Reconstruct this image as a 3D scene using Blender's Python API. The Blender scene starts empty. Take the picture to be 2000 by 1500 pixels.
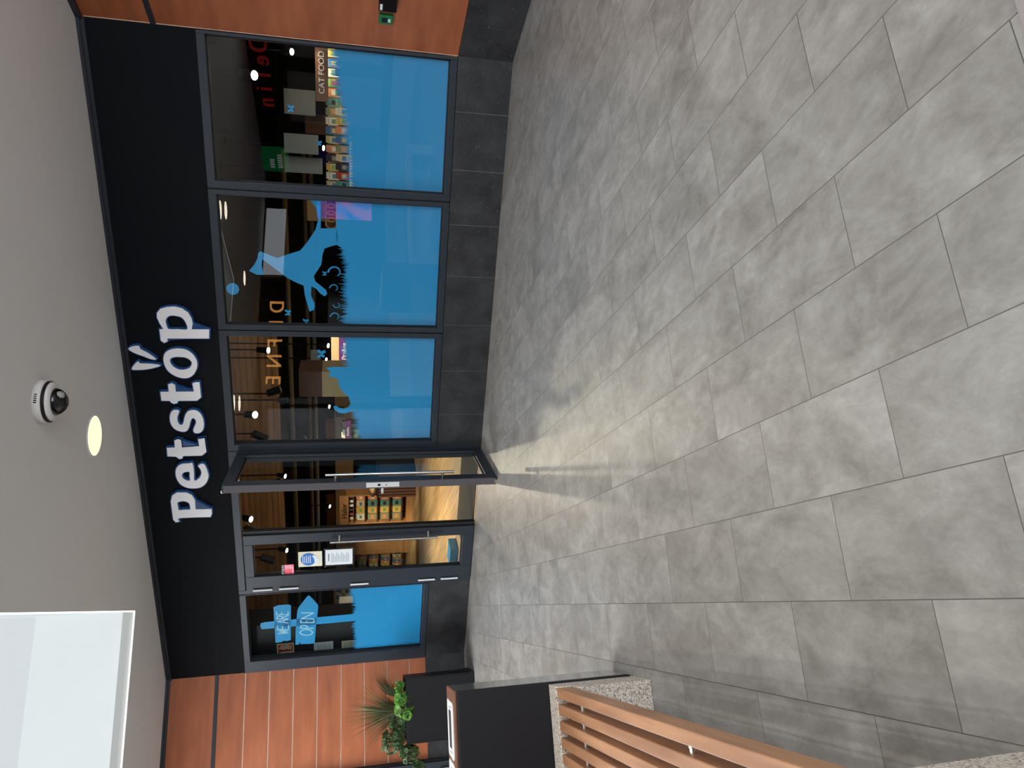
import bpy, math, random
from mathutils import Matrix, Vector
random.seed(7)
PI = math.pi
C = bpy.context.scene.collection
sc = bpy.context.scene

# ---------------------------------------------------------------- frames
# world: x to the right across the tile strips, y along the tile strips (away), z up; camera stands over the origin
# shop frame: X along the shop front (right), Y into the shop, turned by -A and 6.633 m in front of the camera
A = 0.712886; D = 6.63307; H = 1.4; FPX = 1366.14
CA, SA = math.cos(A), math.sin(A)
def F(X, Y, Z=0.0):
    return (CA*X + SA*(Y+D), -SA*X + CA*(Y+D), Z)
yaw, pitch, roll = 0.30127, 0.227987, -0.00031
fw = Vector((math.sin(yaw)*math.cos(pitch), math.cos(yaw)*math.cos(pitch), -math.sin(pitch)))
rt = Vector((math.cos(yaw), -math.sin(yaw), 0)); up = rt.cross(fw)
rr = math.cos(roll)*rt + math.sin(roll)*up; uu = -math.sin(roll)*rt + math.cos(roll)*up

# ---------------------------------------------------------------- camera (held on its side, like the photograph)
cam = bpy.data.cameras.new('camera'); camo = bpy.data.objects.new('camera', cam); C.objects.link(camo)
cam.sensor_width = 36; cam.sensor_fit = 'HORIZONTAL'; cam.lens = FPX/2000*36; cam.clip_end = 200
M = Matrix.Identity(4)
for i in range(3):
    M[i][0] = -uu[i]; M[i][1] = rr[i]; M[i][2] = -fw[i]
M[0][3], M[1][3], M[2][3] = 0, 0, H
camo.matrix_world = M
sc.camera = camo

# ---------------------------------------------------------------- world, exposure, large lights
w = bpy.data.worlds.new('world'); sc.world = w; w.use_nodes = True
w.node_tree.nodes['Background'].inputs[0].default_value = (0.86, 0.93, 1.0, 1)
w.node_tree.nodes['Background'].inputs[1].default_value = 4.9
sc.view_settings.view_transform = 'Standard'; sc.view_settings.look = 'None'
sc.view_settings.gamma = 1; sc.view_settings.exposure = 0.4
SKYLIGHT = .57      # glow of the skylight panels
DOWN_W = 45         # mall downlights, watts
SPOT_W = 1         # shop spotlights, watts

# ---------------------------------------------------------------- materials
def lin(c):
    c /= 255.0
    return c/12.92 if c <= 0.04045 else ((c+0.055)/1.055)**2.4
def S(r, g, b): return (lin(r), lin(g), lin(b), 1)
def mat(name, col, rough=.5, metal=0.0, spec=.5, emit=None, es=0.0, noise=None, bump=0.0, bscale=200, coat=0):
    m = bpy.data.materials.new(name); m.use_nodes = True; nt = m.node_tree
    b = nt.nodes['Principled BSDF']
    b.inputs['Base Color'].default_value = col; b.inputs['Roughness'].default_value = rough
    b.inputs['Metallic'].default_value = metal; b.inputs['Specular IOR Level'].default_value = spec
    if coat: b.inputs['Coat Weight'].default_value = coat; b.inputs['Coat Roughness'].default_value = .05
    if emit: b.inputs['Emission Color'].default_value = emit; b.inputs['Emission Strength'].default_value = es
    tc = nt.nodes.new('ShaderNodeTexCoord')
    if noise:                                   # (scale xyz, amount, second colour)
        sc_, amt, col2 = noise
        mp = nt.nodes.new('ShaderNodeMapping'); mp.inputs['Scale'].default_value = sc_
        n = nt.nodes.new('ShaderNodeTexNoise'); n.inputs['Scale'].default_value = 1; n.inputs['Detail'].default_value = 6
        rp = nt.nodes.new('ShaderNodeValToRGB')
        rp.color_ramp.elements[0].position = .5-amt; rp.color_ramp.elements[1].position = .5+amt
        rp.color_ramp.elements[0].color = col; rp.color_ramp.elements[1].color = col2
        L = nt.links
        L.new(tc.outputs['Object'], mp.inputs[0]); L.new(mp.outputs[0], n.inputs['Vector']); L.new(n.outputs['Fac'], rp.inputs[0])
        L.new(rp.outputs[0], b.inputs['Base Color'])
    if bump:
        n2 = nt.nodes.new('ShaderNodeTexNoise'); n2.inputs['Scale'].default_value = bscale
        bp = nt.nodes.new('ShaderNodeBump'); bp.inputs['Strength'].default_value = bump; bp.inputs['Distance'].default_value = .002
        nt.links.new(tc.outputs['Object'], n2.inputs['Vector']); nt.links.new(n2.outputs['Fac'], bp.inputs['Height'])
        nt.links.new(bp.outputs[0], b.inputs['Normal'])
    return m
def emis(name, col, s):
    m = bpy.data.materials.new(name); m.use_nodes = True; nt = m.node_tree; nt.nodes.clear()
    e = nt.nodes.new('ShaderNodeEmission'); o = nt.nodes.new('ShaderNodeOutputMaterial')
    e.inputs[0].default_value = col; e.inputs[1].default_value = s; nt.links.new(e.outputs[0], o.inputs[0])
    return m
def glass(name, tint=(.93, .96, .95, 1), ior=1.72):
    m = bpy.data.materials.new(name); m.use_nodes = True; nt = m.node_tree; nt.nodes.clear(); L = nt.links
    t = nt.nodes.new('ShaderNodeBsdfTransparent'); t.inputs[0].default_value = tint
    g = nt.nodes.new('ShaderNodeBsdfGlossy'); g.inputs['Roughness'].default_value = 0.0
    fr = nt.nodes.new('ShaderNodeFresnel'); fr.inputs[0].default_value = ior
    ge = nt.nodes.new('ShaderNodeNewGeometry')
    inv = nt.nodes.new('ShaderNodeMath'); inv.operation = 'SUBTRACT'; inv.inputs[0].default_value = 1
    mu = nt.nodes.new('ShaderNodeMath'); mu.operation = 'MULTIPLY'
    mx = nt.nodes.new('ShaderNodeMixShader'); o = nt.nodes.new('ShaderNodeOutputMaterial')
    L.new(ge.outputs['Backfacing'], inv.inputs[1]); L.new(inv.outputs[0], mu.inputs[0]); L.new(fr.outputs[0], mu.inputs[1])
    L.new(mu.outputs[0], mx.inputs[0]); L.new(t.outputs[0], mx.inputs[1]); L.new(g.outputs[0], mx.inputs[2]); L.new(mx.outputs[0], o.inputs[0])
    return m
def wood(name, c1, c2, scale, rough=.45, bump=0.1, coat=0):
    return mat(name, c1, rough=rough, noise=(scale, .22, c2), bump=bump, bscale=60, coat=coat)

def floor_tiles():
    m = bpy.data.materials.new('grey_stone_tiles'); m.use_nodes = True; nt = m.node_tree; L = nt.links; N = nt.nodes.new
    b = nt.nodes['Principled BSDF']; W_, L_ = .30086, .59335
    ge = N('ShaderNodeNewGeometry'); sp = N('ShaderNodeSeparateXYZ'); L.new(ge.outputs['Position'], sp.inputs[0])
    def add(s, v):
        a = N('ShaderNodeMath'); a.operation = 'ADD'; L.new(s, a.inputs[0]); a.inputs[1].default_value = v; return a.outputs[0]
    tx = add(sp.outputs['Y'], -1.838+.5*L_+20*L_); ty = add(sp.outputs['X'], .0789+40*W_)
    cb = N('ShaderNodeCombineXYZ'); L.new(tx, cb.inputs[0]); L.new(ty, cb.inputs[1])
    br = N('ShaderNodeTexBrick'); L.new(cb.outputs[0], br.inputs['Vector'])
    br.offset = .5; br.offset_frequency = 2; br.squash = 1
    br.inputs['Scale'].default_value = 1; br.inputs['Brick Width'].default_value = L_; br.inputs['Row Height'].default_value = W_
    br.inputs['Mortar Size'].default_value = .0017; br.inputs['Mortar Smooth'].default_value = .3; br.inputs['Bias'].default_value = 0
    br.inputs['Color1'].default_value = (0, 0, 0, 1); br.inputs['Color2'].default_value = (1, 1, 1, 1); br.inputs['Mortar'].default_value = (.5, .5, .5, 1)
    # per-tile offset so that the cloudy print differs from tile to tile
    of = N('ShaderNodeVectorMath'); of.operation = 'SCALE'; L.new(br.outputs['Color'], of.inputs[0]); of.inputs['Scale'].default_value = 37
    ad = N('ShaderNodeVectorMath'); ad.operation = 'ADD'; L.new(ge.outputs['Position'], ad.inputs[0]); L.new(of.outputs[0], ad.inputs[1])
    def noise(sx, sy, det, dist=0, rough=.6):
        mp = N('ShaderNodeMapping'); mp.inputs['Scale'].default_value = (sx, sy, 1); L.new(ad.outputs[0], mp.inputs[0])
        n = N('ShaderNodeTexNoise'); n.inputs['Scale'].default_value = 1; n.inputs['Detail'].default_value = det; n.inputs['Distortion'].default_value = dist
        n.inputs['Roughness'].default_value = rough
        L.new(mp.outputs[0], n.inputs['Vector']); return n.outputs['Fac']
    n1 = noise(5.5, 3.4, 9, .5, .68); n2 = noise(26, 14, 6, 0, .7); n3 = noise(1.2, 1.2, 3)
    def ramp(f, p0, p1, c0, c1):
        r = N('ShaderNodeValToRGB'); r.color_ramp.elements[0].position = p0; r.color_ramp.elements[1].position = p1
        r.color_ramp.elements[0].color = c0; r.color_ramp.elements[1].color = c1; L.new(f, r.inputs[0]); return r.outputs[0]
    base = ramp(n1, .32, .66, S(122, 118, 113), S(160, 157, 153))
    fine = ramp(n2, .34, .66, (.86, .86, .855, 1), (1.06, 1.06, 1.06, 1))
    tint = ramp(br.outputs['Color'], 0, 1, (.92, .915, .90, 1), (1.04, 1.035, 1.03, 1))
    def mixm(a, c, bt='MULTIPLY', f=1.0):
        x = N('ShaderNodeMixRGB'); x.blend_type = bt; x.inputs[0].default_value = f; L.new(a, x.inputs[1]); L.new(c, x.inputs[2]); return x.outputs[0]
    c = mixm(mixm(base, fine), tint)
    gm = N('ShaderNodeMixRGB'); L.new(br.outputs['Fac'], gm.inputs[0]); L.new(c, gm.inputs[1]); gm.inputs[2].default_value = S(82, 79, 75)
    L.new(gm.outputs[0], b.inputs['Base Color'])
    rg = N('ShaderNodeMapRange'); L.new(n1, rg.inputs[0]); rg.inputs[3].default_value = .36; rg.inputs[4].default_value = .5
    L.new(rg.outputs[0], b.inputs['Roughness']); b.inputs['Specular IOR Level'].default_value = .42
    bp = N('ShaderNodeBump'); bp.inputs['Strength'].default_value = .25; bp.inputs['Distance'].default_value = .002; bp.invert = True
    L.new(br.outputs['Fac'], bp.inputs['Height']); L.new(bp.outputs[0], b.inputs['Normal'])
    return m

def plank_floor():
    m = bpy.data.materials.new('oak_plank_floor'); m.use_nodes = True; nt = m.node_tree; L = nt.links; N = nt.nodes.new
    b = nt.nodes['Principled BSDF']
    ge = N('ShaderNodeNewGeometry'); mp = N('ShaderNodeMapping'); mp.vector_type = 'POINT'
    mp.inputs['Rotation'].default_value = (0, 0, -PI/2-.12); L.new(ge.outputs['Position'], mp.inputs[0])
    br = N('ShaderNodeTexBrick'); L.new(mp.outputs[0], br.inputs['Vector']); br.offset = .37
    br.inputs['Scale'].default_value = 1; br.inputs['Brick Width'].default_value = 1.3; br.inputs['Row Height'].default_value = .19
    br.inputs['Mortar Size'].default_value = .002; br.inputs['Color1'].default_value = S(208, 178, 130); br.inputs['Color2'].default_value = S(170, 140, 98)
    br.inputs['Mortar'].default_value = S(90, 66, 40)
    m2 = N('ShaderNodeMapping'); m2.inputs['Scale'].default_value = (1.2, 22, 1); L.new(mp.outputs[0], m2.inputs[0])
    n = N('ShaderNodeTexNoise'); n.inputs['Scale'].default_value = 1; n.inputs['Detail'].default_value = 5; L.new(m2.outputs[0], n.inputs['Vector'])
    r = N('ShaderNodeValToRGB'); r.color_ramp.elements[0].position = .3; r.color_ramp.elements[1].position = .7
    r.color_ramp.elements[0].color = (.66, .62, .55, 1); r.color_ramp.elements[1].color = (1.1, 1.1, 1.1, 1); L.new(n.outputs['Fac'], r.inputs[0])
    x = N('ShaderNodeMixRGB'); x.blend_type = 'MULTIPLY'; x.inputs[0].default_value = 1; L.new(br.outputs['Color'], x.inputs[1]); L.new(r.outputs[0], x.inputs[2])
    L.new(x.outputs[0], b.inputs['Base Color']); b.inputs['Roughness'].default_value = .42
    return m

def granite():
    m = bpy.data.materials.new('speckled_granite'); m.use_nodes = True; nt = m.node_tree; L = nt.links; N = nt.nodes.new
    b = nt.nodes['Principled BSDF']; tc = N('ShaderNodeTexCoord')
    v = N('ShaderNodeTexVoronoi'); v.inputs['Scale'].default_value = 190; L.new(tc.outputs['Object'], v.inputs['Vector'])
    r = N('ShaderNodeValToRGB'); cr = r.color_ramp; cr.interpolation = 'CONSTANT'
    cr.elements[0].position = 0; cr.elements[0].color = S(70, 62, 58)
    cr.elements[1].position = .16; cr.elements[1].color = S(196, 184, 170)
    for p, c in ((.42, S(160, 148, 136)), (.58, S(214, 206, 194)), (.8, S(178, 160, 148))):
        e = cr.elements.new(p); e.color = c
    L.new(v.outputs['Color'], r.inputs[0]); L.new(r.outputs[0], b.inputs['Base Color']); b.inputs['Roughness'].default_value = .75
    return m

def stone_panel():
    m = mat('black_stone', S(22, 23, 26), rough=.45, spec=.28)
    nt = m.node_tree; L = nt.links; N = nt.nodes.new; b = nt.nodes['Principled BSDF']
    ge = N('ShaderNodeTexCoord')
    v = N('ShaderNodeTexNoise'); v.inputs['Scale'].default_value = 95; v.inputs['Detail'].default_value = 2
    mp = N('ShaderNodeMapping'); mp.inputs['Scale'].default_value = (.35, .35, 1.2); mp.inputs['Rotation'].default_value = (0, .5, 0)
    L.new(ge.outputs['Object'], mp.inputs[0]); L.new(mp.outputs[0], v.inputs['Vector'])
    r = N('ShaderNodeValToRGB'); r.color_ramp.elements[0].position = .66; r.color_ramp.elements[1].position = .80
    r.color_ramp.elements[0].color = S(20, 21, 24); r.color_ramp.elements[1].color = S(118, 118, 118)
    n = N('ShaderNodeTexNoise'); n.inputs['Scale'].default_value = 5
    mx = N('ShaderNodeMixRGB'); mx.blend_type = 'ADD'; mx.inputs[0].default_value = .05
    L.new(ge.outputs['Object'], n.inputs['Vector']); L.new(v.outputs['Fac'], r.inputs[0])
    L.new(r.outputs[0], mx.inputs[1]); L.new(n.outputs['Fac'], mx.inputs[2]); L.new(mx.outputs[0], b.inputs['Base Color'])
    return m

T = dict(
    tiles=floor_tiles(), oak=plank_floor(), granite=granite(), stone=stone_panel(), glass=glass('clear_glass'),
    ceil=mat('ceiling_paint', S(222, 219, 215), rough=.9, bump=.05), shaft=mat('glowing_shaft_paint', S(214, 216, 215), rough=.9, emit=(.9, .97, 1, 1), es=.27),  # shaft walls emit a little themselves to raise their brightness
    sky=emis('skylight_panel', (.90, .96, 1, 1), SKYLIGHT), fill_overhead=emis('added_fill_overhead', (.93, .97, 1, 1), 3.6), fill_left=emis('added_fill_left', (.95, .98, 1, 1), 20), down=emis('downlight_diffuser', (1, .975, .66, 1), .80),  # the two strong panel glows serve added, unseen fill light
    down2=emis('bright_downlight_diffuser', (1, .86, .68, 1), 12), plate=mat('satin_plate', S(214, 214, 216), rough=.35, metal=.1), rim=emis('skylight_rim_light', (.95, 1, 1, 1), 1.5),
    frame=mat('anthracite_frame', S(42, 48, 56), rough=.4, spec=.3), frame_dk=mat('frame_gasket', S(14, 14, 16), rough=.6),
    fascia=mat('fascia_panel', S(17, 19, 23), rough=.6, spec=.06, noise=((1.5, 1.5, 1.5), .2, S(21, 22, 25))),
    trim=mat('dark_trim', S(34, 37, 44), rough=.4), grout=mat('panel_joint', S(128, 126, 122), rough=.8),
    cherry=wood('cherry_panel', S(176, 100, 60), S(144, 76, 42), (1.6, 1.6, 9), rough=.45, bump=.02),
    seam=mat('pale_groove', S(226, 196, 170), rough=.7),
    film=mat('blue_vinyl', S(46, 148, 206), rough=.35, spec=.4), film_lt=mat('pale_vinyl', S(170, 216, 238), rough=.5),
    white=mat('white_plastic', S(232, 232, 232), rough=.4), letter=mat('sign_face', S(216, 214, 216), rough=.35, emit=(1, .97, .95, 1), es=.05),
    halo=mat('sign_edge', S(26, 58, 96), rough=.35, emit=S(40, 90, 150), es=.12),
    steel=mat('brushed_steel', S(205, 203, 198), rough=.22, metal=1), chrome=mat('chrome', S(225, 222, 215), rough=.1, metal=1),
    black=mat('black_metal', S(20, 20, 23), rough=.45, spec=.3), blackg=mat('black_gloss', S(16, 17, 19), rough=.12, spec=.5),
    bin=mat('bin_black', S(24, 23, 26), rough=.5, spec=.22), binside=mat('bin_gloss', S(50, 52, 53), rough=.14, spec=.9, coat=1.0),
    slat=wood('bench_wood', S(190, 140, 102), S(136, 94, 64), (16, 1.6, 16), rough=.5, bump=.15),
    rimwood=wood('bin_rim_wood', S(120, 76, 50), S(100, 60, 38), (8, 8, 8)),
    leaf1=mat('bright_leaf', S(96, 150, 52), rough=.5, noise=((20, 20, 20), .2, S(60, 116, 34))),
    leaf2=mat('dark_leaf', S(62, 92, 44), rough=.55, noise=((20, 20, 20), .2, S(38, 62, 30))),
    grass=mat('dry_grass', S(110, 108, 70), rough=.7, noise=((12, 12, 12), .25, S(66, 82, 44))),
    grass2=mat('grey_grass', S(150, 146, 118), rough=.7), soil=mat('soil', S(40, 32, 26), rough=1),
    green=mat('green_box', S(18, 118, 66), rough=.4), red=mat('sign_red', S(166, 30, 34), rough=.5), pink=mat('sticker_pink', S(240, 92, 112), rough=.5),
    pink2=mat('sticker_pale_pink', S(246, 160, 180), rough=.5),
    cream=mat('cream_paper', S(226, 222, 196), rough=.7), paper=mat('white_paper', S(222, 228, 232), rough=.7), bluep=mat('print_blue', S(38, 112, 190), rough=.6),
    ink=mat('print_grey', S(120, 130, 142), rough=.8), lume=mat('photoluminescent', S(222, 220, 178), rough=.6),
    inwood=wood('bulkhead_planks', S(196, 156, 116), S(142, 108, 76), (.6, .6, 18), rough=.6),
    inwood2=wood('shelf_wood', S(178, 134, 88), S(150, 108, 66), (3, 3, 8), rough=.5),
    brown=mat('brown_board', S(98, 66, 48), rough=.6), beige=mat('beige_board', S(196, 170, 128), rough=.7),
    inblack=mat('shop_black', S(20, 20, 21), rough=.7), mat_=mat('door_mat', S(66, 64, 58), rough=.95, bump=.4, bscale=300),
    pipe=mat('duct_grey', S(120, 112, 92), rough=.5), greyp=mat('grey_panel', S(150, 152, 150), rough=.6),
    purple=mat('purple_sign', S(92, 38, 112), rough=.5), magenta=mat('magenta_sign', S(150, 50, 120), rough=.5),
    bulb=emis('spot_bulb', (1, .93, .8, 1), 60), bulb2=emis('reflector_bulb', (1, .9, .75, 1), 14),
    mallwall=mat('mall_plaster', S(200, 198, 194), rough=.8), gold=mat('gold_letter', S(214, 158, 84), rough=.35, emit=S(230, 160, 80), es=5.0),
    redl=emis('red_letter', S(214, 52, 48), .9), greenl=emis('green_lightbox', S(20, 140, 78), .9), whitel=emis('white_lettering', (1, 1, 1, 1), 1.0),
    screen=None)
def screen_mat():
    m = bpy.data.materials.new('video_screen'); m.use_nodes = True; nt = m.node_tree; nt.nodes.clear(); L = nt.links; N = nt.nodes.new
    tc = N('ShaderNodeTexCoord'); n = N('ShaderNodeTexNoise'); n.inputs['Scale'].default_value = 2.2; n.inputs['Detail'].default_value = 4
    r = N('ShaderNodeValToRGB'); e = r.color_ramp.elements
    e[0].position = .38; e[0].color = S(70, 90, 240); e[1].position = .62; e[1].color = S(240, 90, 190)
    em = N('ShaderNodeEmission'); em.inputs[1].default_value = 2.2; o = N('ShaderNodeOutputMaterial')
    L.new(tc.outputs['Object'], n.inputs['Vector']); L.new(n.outputs['Fac'], r.inputs[0]); L.new(r.outputs[0], em.inputs[0]); L.new(em.outputs[0], o.inputs[0])
    return m
T['screen'] = screen_mat()
PRODUCT = [mat('pack_%s' % n, S(*c), rough=.45) for n, c in (
    ('orange', (212, 142, 96)), ('sand', (206, 188, 142)), ('teal', (92, 140, 128)), ('yellow', (212, 176, 96)), ('olive', (138, 142, 108)),
    ('red', (164, 72, 62)), ('cream', (222, 214, 194)), ('blue', (78, 112, 156)), ('dark', (52, 48, 50)), ('lime', (128, 164, 92)))]

# ---------------------------------------------------------------- mesh helpers
class MB:
    def __init__(s): s.v = []; s.f = []
    def add(s, vs, fs):
        o = len(s.v); s.v += [tuple(p) for p in vs]; s.f += [tuple(i+o for i in f) for f in fs]; return s
    def box(s, x0, x1, y0, y1, z0, z1):
        if x0 > x1: x0, x1 = x1, x0
        if y0 > y1: y0, y1 = y1, y0
        if z0 > z1: z0, z1 = z1, z0
        return s.add([(x0,y0,z0),(x1,y0,z0),(x1,y1,z0),(x0,y1,z0),(x0,y0,z1),(x1,y0,z1),(x1,y1,z1),(x0,y1,z1)],
              [(0,3,2,1),(4,5,6,7),(0,1,5,4),(1,2,6,5),(2,3,7,6),(3,0,4,7)])
    def cyl(s, p0, p1, r0, r1=None, n=16):
        if r1 is None: r1 = r0
        p0 = Vector(p0); p1 = Vector(p1); d = (p1-p0).normalized()
        a = d.orthogonal().normalized(); b = d.cross(a)
        vs = []
        for p, r in ((p0, r0), (p1, r1)):
            for i in range(n):
                t = 2*PI*i/n; vs.append(p+(a*math.cos(t)+b*math.sin(t))*r)
        fs = [(i, (i+1) % n, n+(i+1) % n, n+i) for i in range(n)]
        fs += [tuple(range(n))[::-1], tuple(range(n, 2*n))]
        return s.add(vs, fs)
    def lathe(s, prof, o=(0, 0, 0), n=32, caps=True):      # prof: (r, z) from bottom to top around z
        vs = []; m = len(prof)
        for r, z in prof:
            for i in range(n):
                t = 2*PI*i/n; vs.append((o[0]+r*math.cos(t), o[1]+r*math.sin(t), o[2]+z))
        fs = []
        for k in range(m-1):
            for i in range(n): fs.append((k*n+i, k*n+(i+1) % n, (k+1)*n+(i+1) % n, (k+1)*n+i))
        if caps: fs.append(tuple(range(n))[::-1]); fs.append(tuple(range((m-1)*n, m*n)))
        return s.add(vs, fs)
    def tube(s, pts, r, n=6):
        for i in range(len(pts)-1): s.cyl(pts[i], pts[i+1], r, n=n)
        return s
    def blob(s, c, r, sx=1, sy=1, sz=1, n=10, jit=0):
        vs = []; fs = []; m = n//2+1
        for k in range(m):
            ph = PI*k/(m-1)
            for i in range(n):
                t = 2*PI*i/n; q = 1+random.uniform(-jit, jit)
                vs.append((c[0]+r*sx*q*math.sin(ph)*math.cos(t), c[1]+r*sy*q*math.sin(ph)*math.sin(t), c[2]+r*sz*q*math.cos(ph)))
        for k in range(m-1):
            for i in range(n): fs.append((k*n+i, (k+1)*n+i, (k+1)*n+(i+1) % n, k*n+(i+1) % n))
        return s.add(vs, fs)
    def shift(s, dx, dy, dz): s.v = [(x+dx, y+dy, z+dz) for x, y, z in s.v]; return s
def smooth(pts, n=5):
    out = []; m = len(pts)
    for i in range(m):
        p0, p1, p2, p3 = pts[i-1], pts[i], pts[(i+1) % m], pts[(i+2) % m]
        for k in range(n):
            t = k/n
            out.append(tuple(.5*((2*b)+(-a+c)*t+(2*a-5*b+4*c-d)*t*t+(-a+3*b-3*c+d)*t**3) for a, b, c, d in zip(p0, p1, p2, p3)))
    return out
def sheet(polys, y0, y1, offset=0.0):
    """flat cut-out (outer outline and holes) in the X-Z plane, from depth y0 to y1"""
    cu = bpy.data.curves.new('tmp', 'CURVE'); cu.dimensions = '2D'; cu.fill_mode = 'BOTH'
    for P in polys:
        sp = cu.splines.new('POLY'); sp.points.add(len(P)-1); sp.use_cyclic_u = True
        for k, p in enumerate(P): sp.points[k].co = (p[0], p[1], 0, 1)
    cu.extrude = abs(y1-y0)/2; cu.offset = offset
    o = bpy.data.objects.new('tmp', cu); C.objects.link(o)
    me = bpy.data.meshes.new_from_object(o.evaluated_get(bpy.context.evaluated_depsgraph_get()))
    mb = MB(); ym = (y0+y1)/2
    mb.add([(v.co.x, ym-v.co.z, v.co.y) for v in me.vertices], [tuple(p.vertices) for p in me.polygons])
    bpy.data.objects.remove(o); bpy.data.curves.remove(cu); bpy.data.meshes.remove(me)
    return mb
def text_mb(txt, size, y0=-.003, y1=0.0, mirror=False):
    cu = bpy.data.curves.new('tmp', 'FONT'); cu.body = txt; cu.size = size; cu.extrude = abs(y1-y0)/2; cu.align_x = 'CENTER'; cu.align_y = 'CENTER'
    o = bpy.data.objects.new('tmp', cu); C.objects.link(o)
    me = bpy.data.meshes.new_from_object(o.evaluated_get(bpy.context.evaluated_depsgraph_get()))
    mb = MB(); ym = (y0+y1)/2; sg = -1 if mirror else 1
    mb.add([(sg*v.co.x, ym-v.co.z, v.co.y) for v in me.vertices], [tuple(p.vertices) for p in me.polygons])
    bpy.data.objects.remove(o); bpy.data.curves.remove(cu); bpy.data.meshes.remove(me)
    return mb
def build(name, mb, m, parent=None, loc=(0, 0, 0), rz=0.0, off=(0, 0, 0), bevel=0.0, shade=False):
    me = bpy.data.meshes.new(name)
    me.from_pydata([(x-off[0], y-off[1], z-off[2]) for x, y, z in mb.v], [], mb.f); me.validate(); me.update()
    if m: me.materials.append(m)
    if shade:
        for p in me.polygons: p.use_smooth = True
    o = bpy.data.objects.new(name, me); C.objects.link(o); o.location = loc; o.rotation_euler = (0, 0, rz)
    if parent: o.parent = parent
    if bevel:
        b = o.modifiers.new('bevel', 'BEVEL'); b.width = bevel; b.segments = 2; b.limit_method = 'ANGLE'
    return o
def tag(o, label=None, cat=None, group=None, kind=None):
    if label: o['label'] = label
    if cat: o['category'] = cat
    if group: o['group'] = group
    if kind: o['kind'] = kind
    return o
def thing(name, label, cat, loc=(0, 0, 0), rz=0.0, group=None):
    o = bpy.data.objects.new(name, None); C.objects.link(o); o.location = loc; o.rotation_euler = (0, 0, rz); o.empty_display_size = .1
    return tag(o, label, cat, group)
def struct(name, mb, m, label=None, shop=False, cat=None, **k):
    if shop: k.update(loc=F(0, 0, 0), rz=-A)
    o = build(name, mb, m, **k); return tag(o, label, cat, None, 'structure')
def sthing(name, label, cat, X, Y, Z, group=None):        # a thing standing in the shop frame
    return thing(name, label, cat, F(X, Y, Z), -A, group)
def copy_tree(o, parent=None):
    c = o.copy(); C.objects.link(c)
    if parent: c.parent = parent
    for ch in [x for x in bpy.data.objects if x.parent == o]: copy_tree(ch, c)
    return c
# measured camera ray against a plane Y = const of the shop frame
fwF = Vector((math.sin(yaw-A)*math.cos(pitch), math.cos(yaw-A)*math.cos(pitch), -math.sin(pitch)))
rtF = Vector((math.cos(yaw-A), -math.sin(yaw-A), 0)); upF = rtF.cross(fwF)
def at(px, py, Y=0.0):
    d = (750-py)*rtF - (px-1000)*upF + FPX*fwF; t = (Y+D)/d.y
    return d.x*t, H+d.z*t
def AT(pts, Y=0.0, ox=0, oy=0, s=1.0): return [at(ox+x/s, oy+y/s, Y) for x, y in pts]
def rect(x0, y0, x1, y1, Y):                               # X0, X1, Z0, Z1 of a photographed rectangle standing at depth Y
    a = [at(x, y, Y) for x, y in ((x0, y0), (x1, y0), (x0, y1), (x1, y1))]
    return (a[2][0]+a[3][0])/2, (a[0][0]+a[1][0])/2, (a[1][1]+a[3][1])/2, (a[0][1]+a[2][1])/2

# ================================================================ THE MALL
struct('floor', MB().box(-9, 9, -4, 9.6, -.1, 0), T['tiles'])
SX0, SX1, SY0, SY1 = -2.7, .11, 2.5, 7.85
cm = MB().box(-9, SX0, -4, 9.6, 3.45, 3.56).box(SX1, 9, -4, 9.6, 3.45, 3.56).box(SX0, SX1, -4, SY0, 3.45, 3.56).box(SX0, SX1, SY1, 9.6, 3.45, 3.56)
struct('ceiling', cm, T['ceil'])
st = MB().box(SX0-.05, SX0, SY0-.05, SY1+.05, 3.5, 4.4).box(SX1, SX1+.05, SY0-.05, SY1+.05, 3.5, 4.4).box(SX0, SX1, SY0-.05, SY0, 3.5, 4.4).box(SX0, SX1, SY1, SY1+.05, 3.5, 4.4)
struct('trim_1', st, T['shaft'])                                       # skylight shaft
sky = thing('skylight', 'large white rectangular skylight recess glowing in the ceiling above the bench', 'skylight', ((SX0+SX1)/2, (SY0+SY1)/2, 4.32))
build('diffuser_panel', MB().box(SX0-.001, SX1+.001, SY0-.001, SY1+.001, 4.318, 4.34), T['sky'], sky, off=((SX0+SX1)/2, (SY0+SY1)/2, 4.32))
rm = MB()
for a in ((SX0, SX1, SY0, SY0+.012), (SX0, SX1, SY1-.012, SY1), (SX0, SX0+.012, SY0, SY1), (SX1-.012, SX1, SY0, SY1)): rm.box(*a, 3.455, 3.462)
build('edge_light', rm, T['rim'], sky, off=((SX0+SX1)/2, (SY0+SY1)/2, 4.32))

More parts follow.
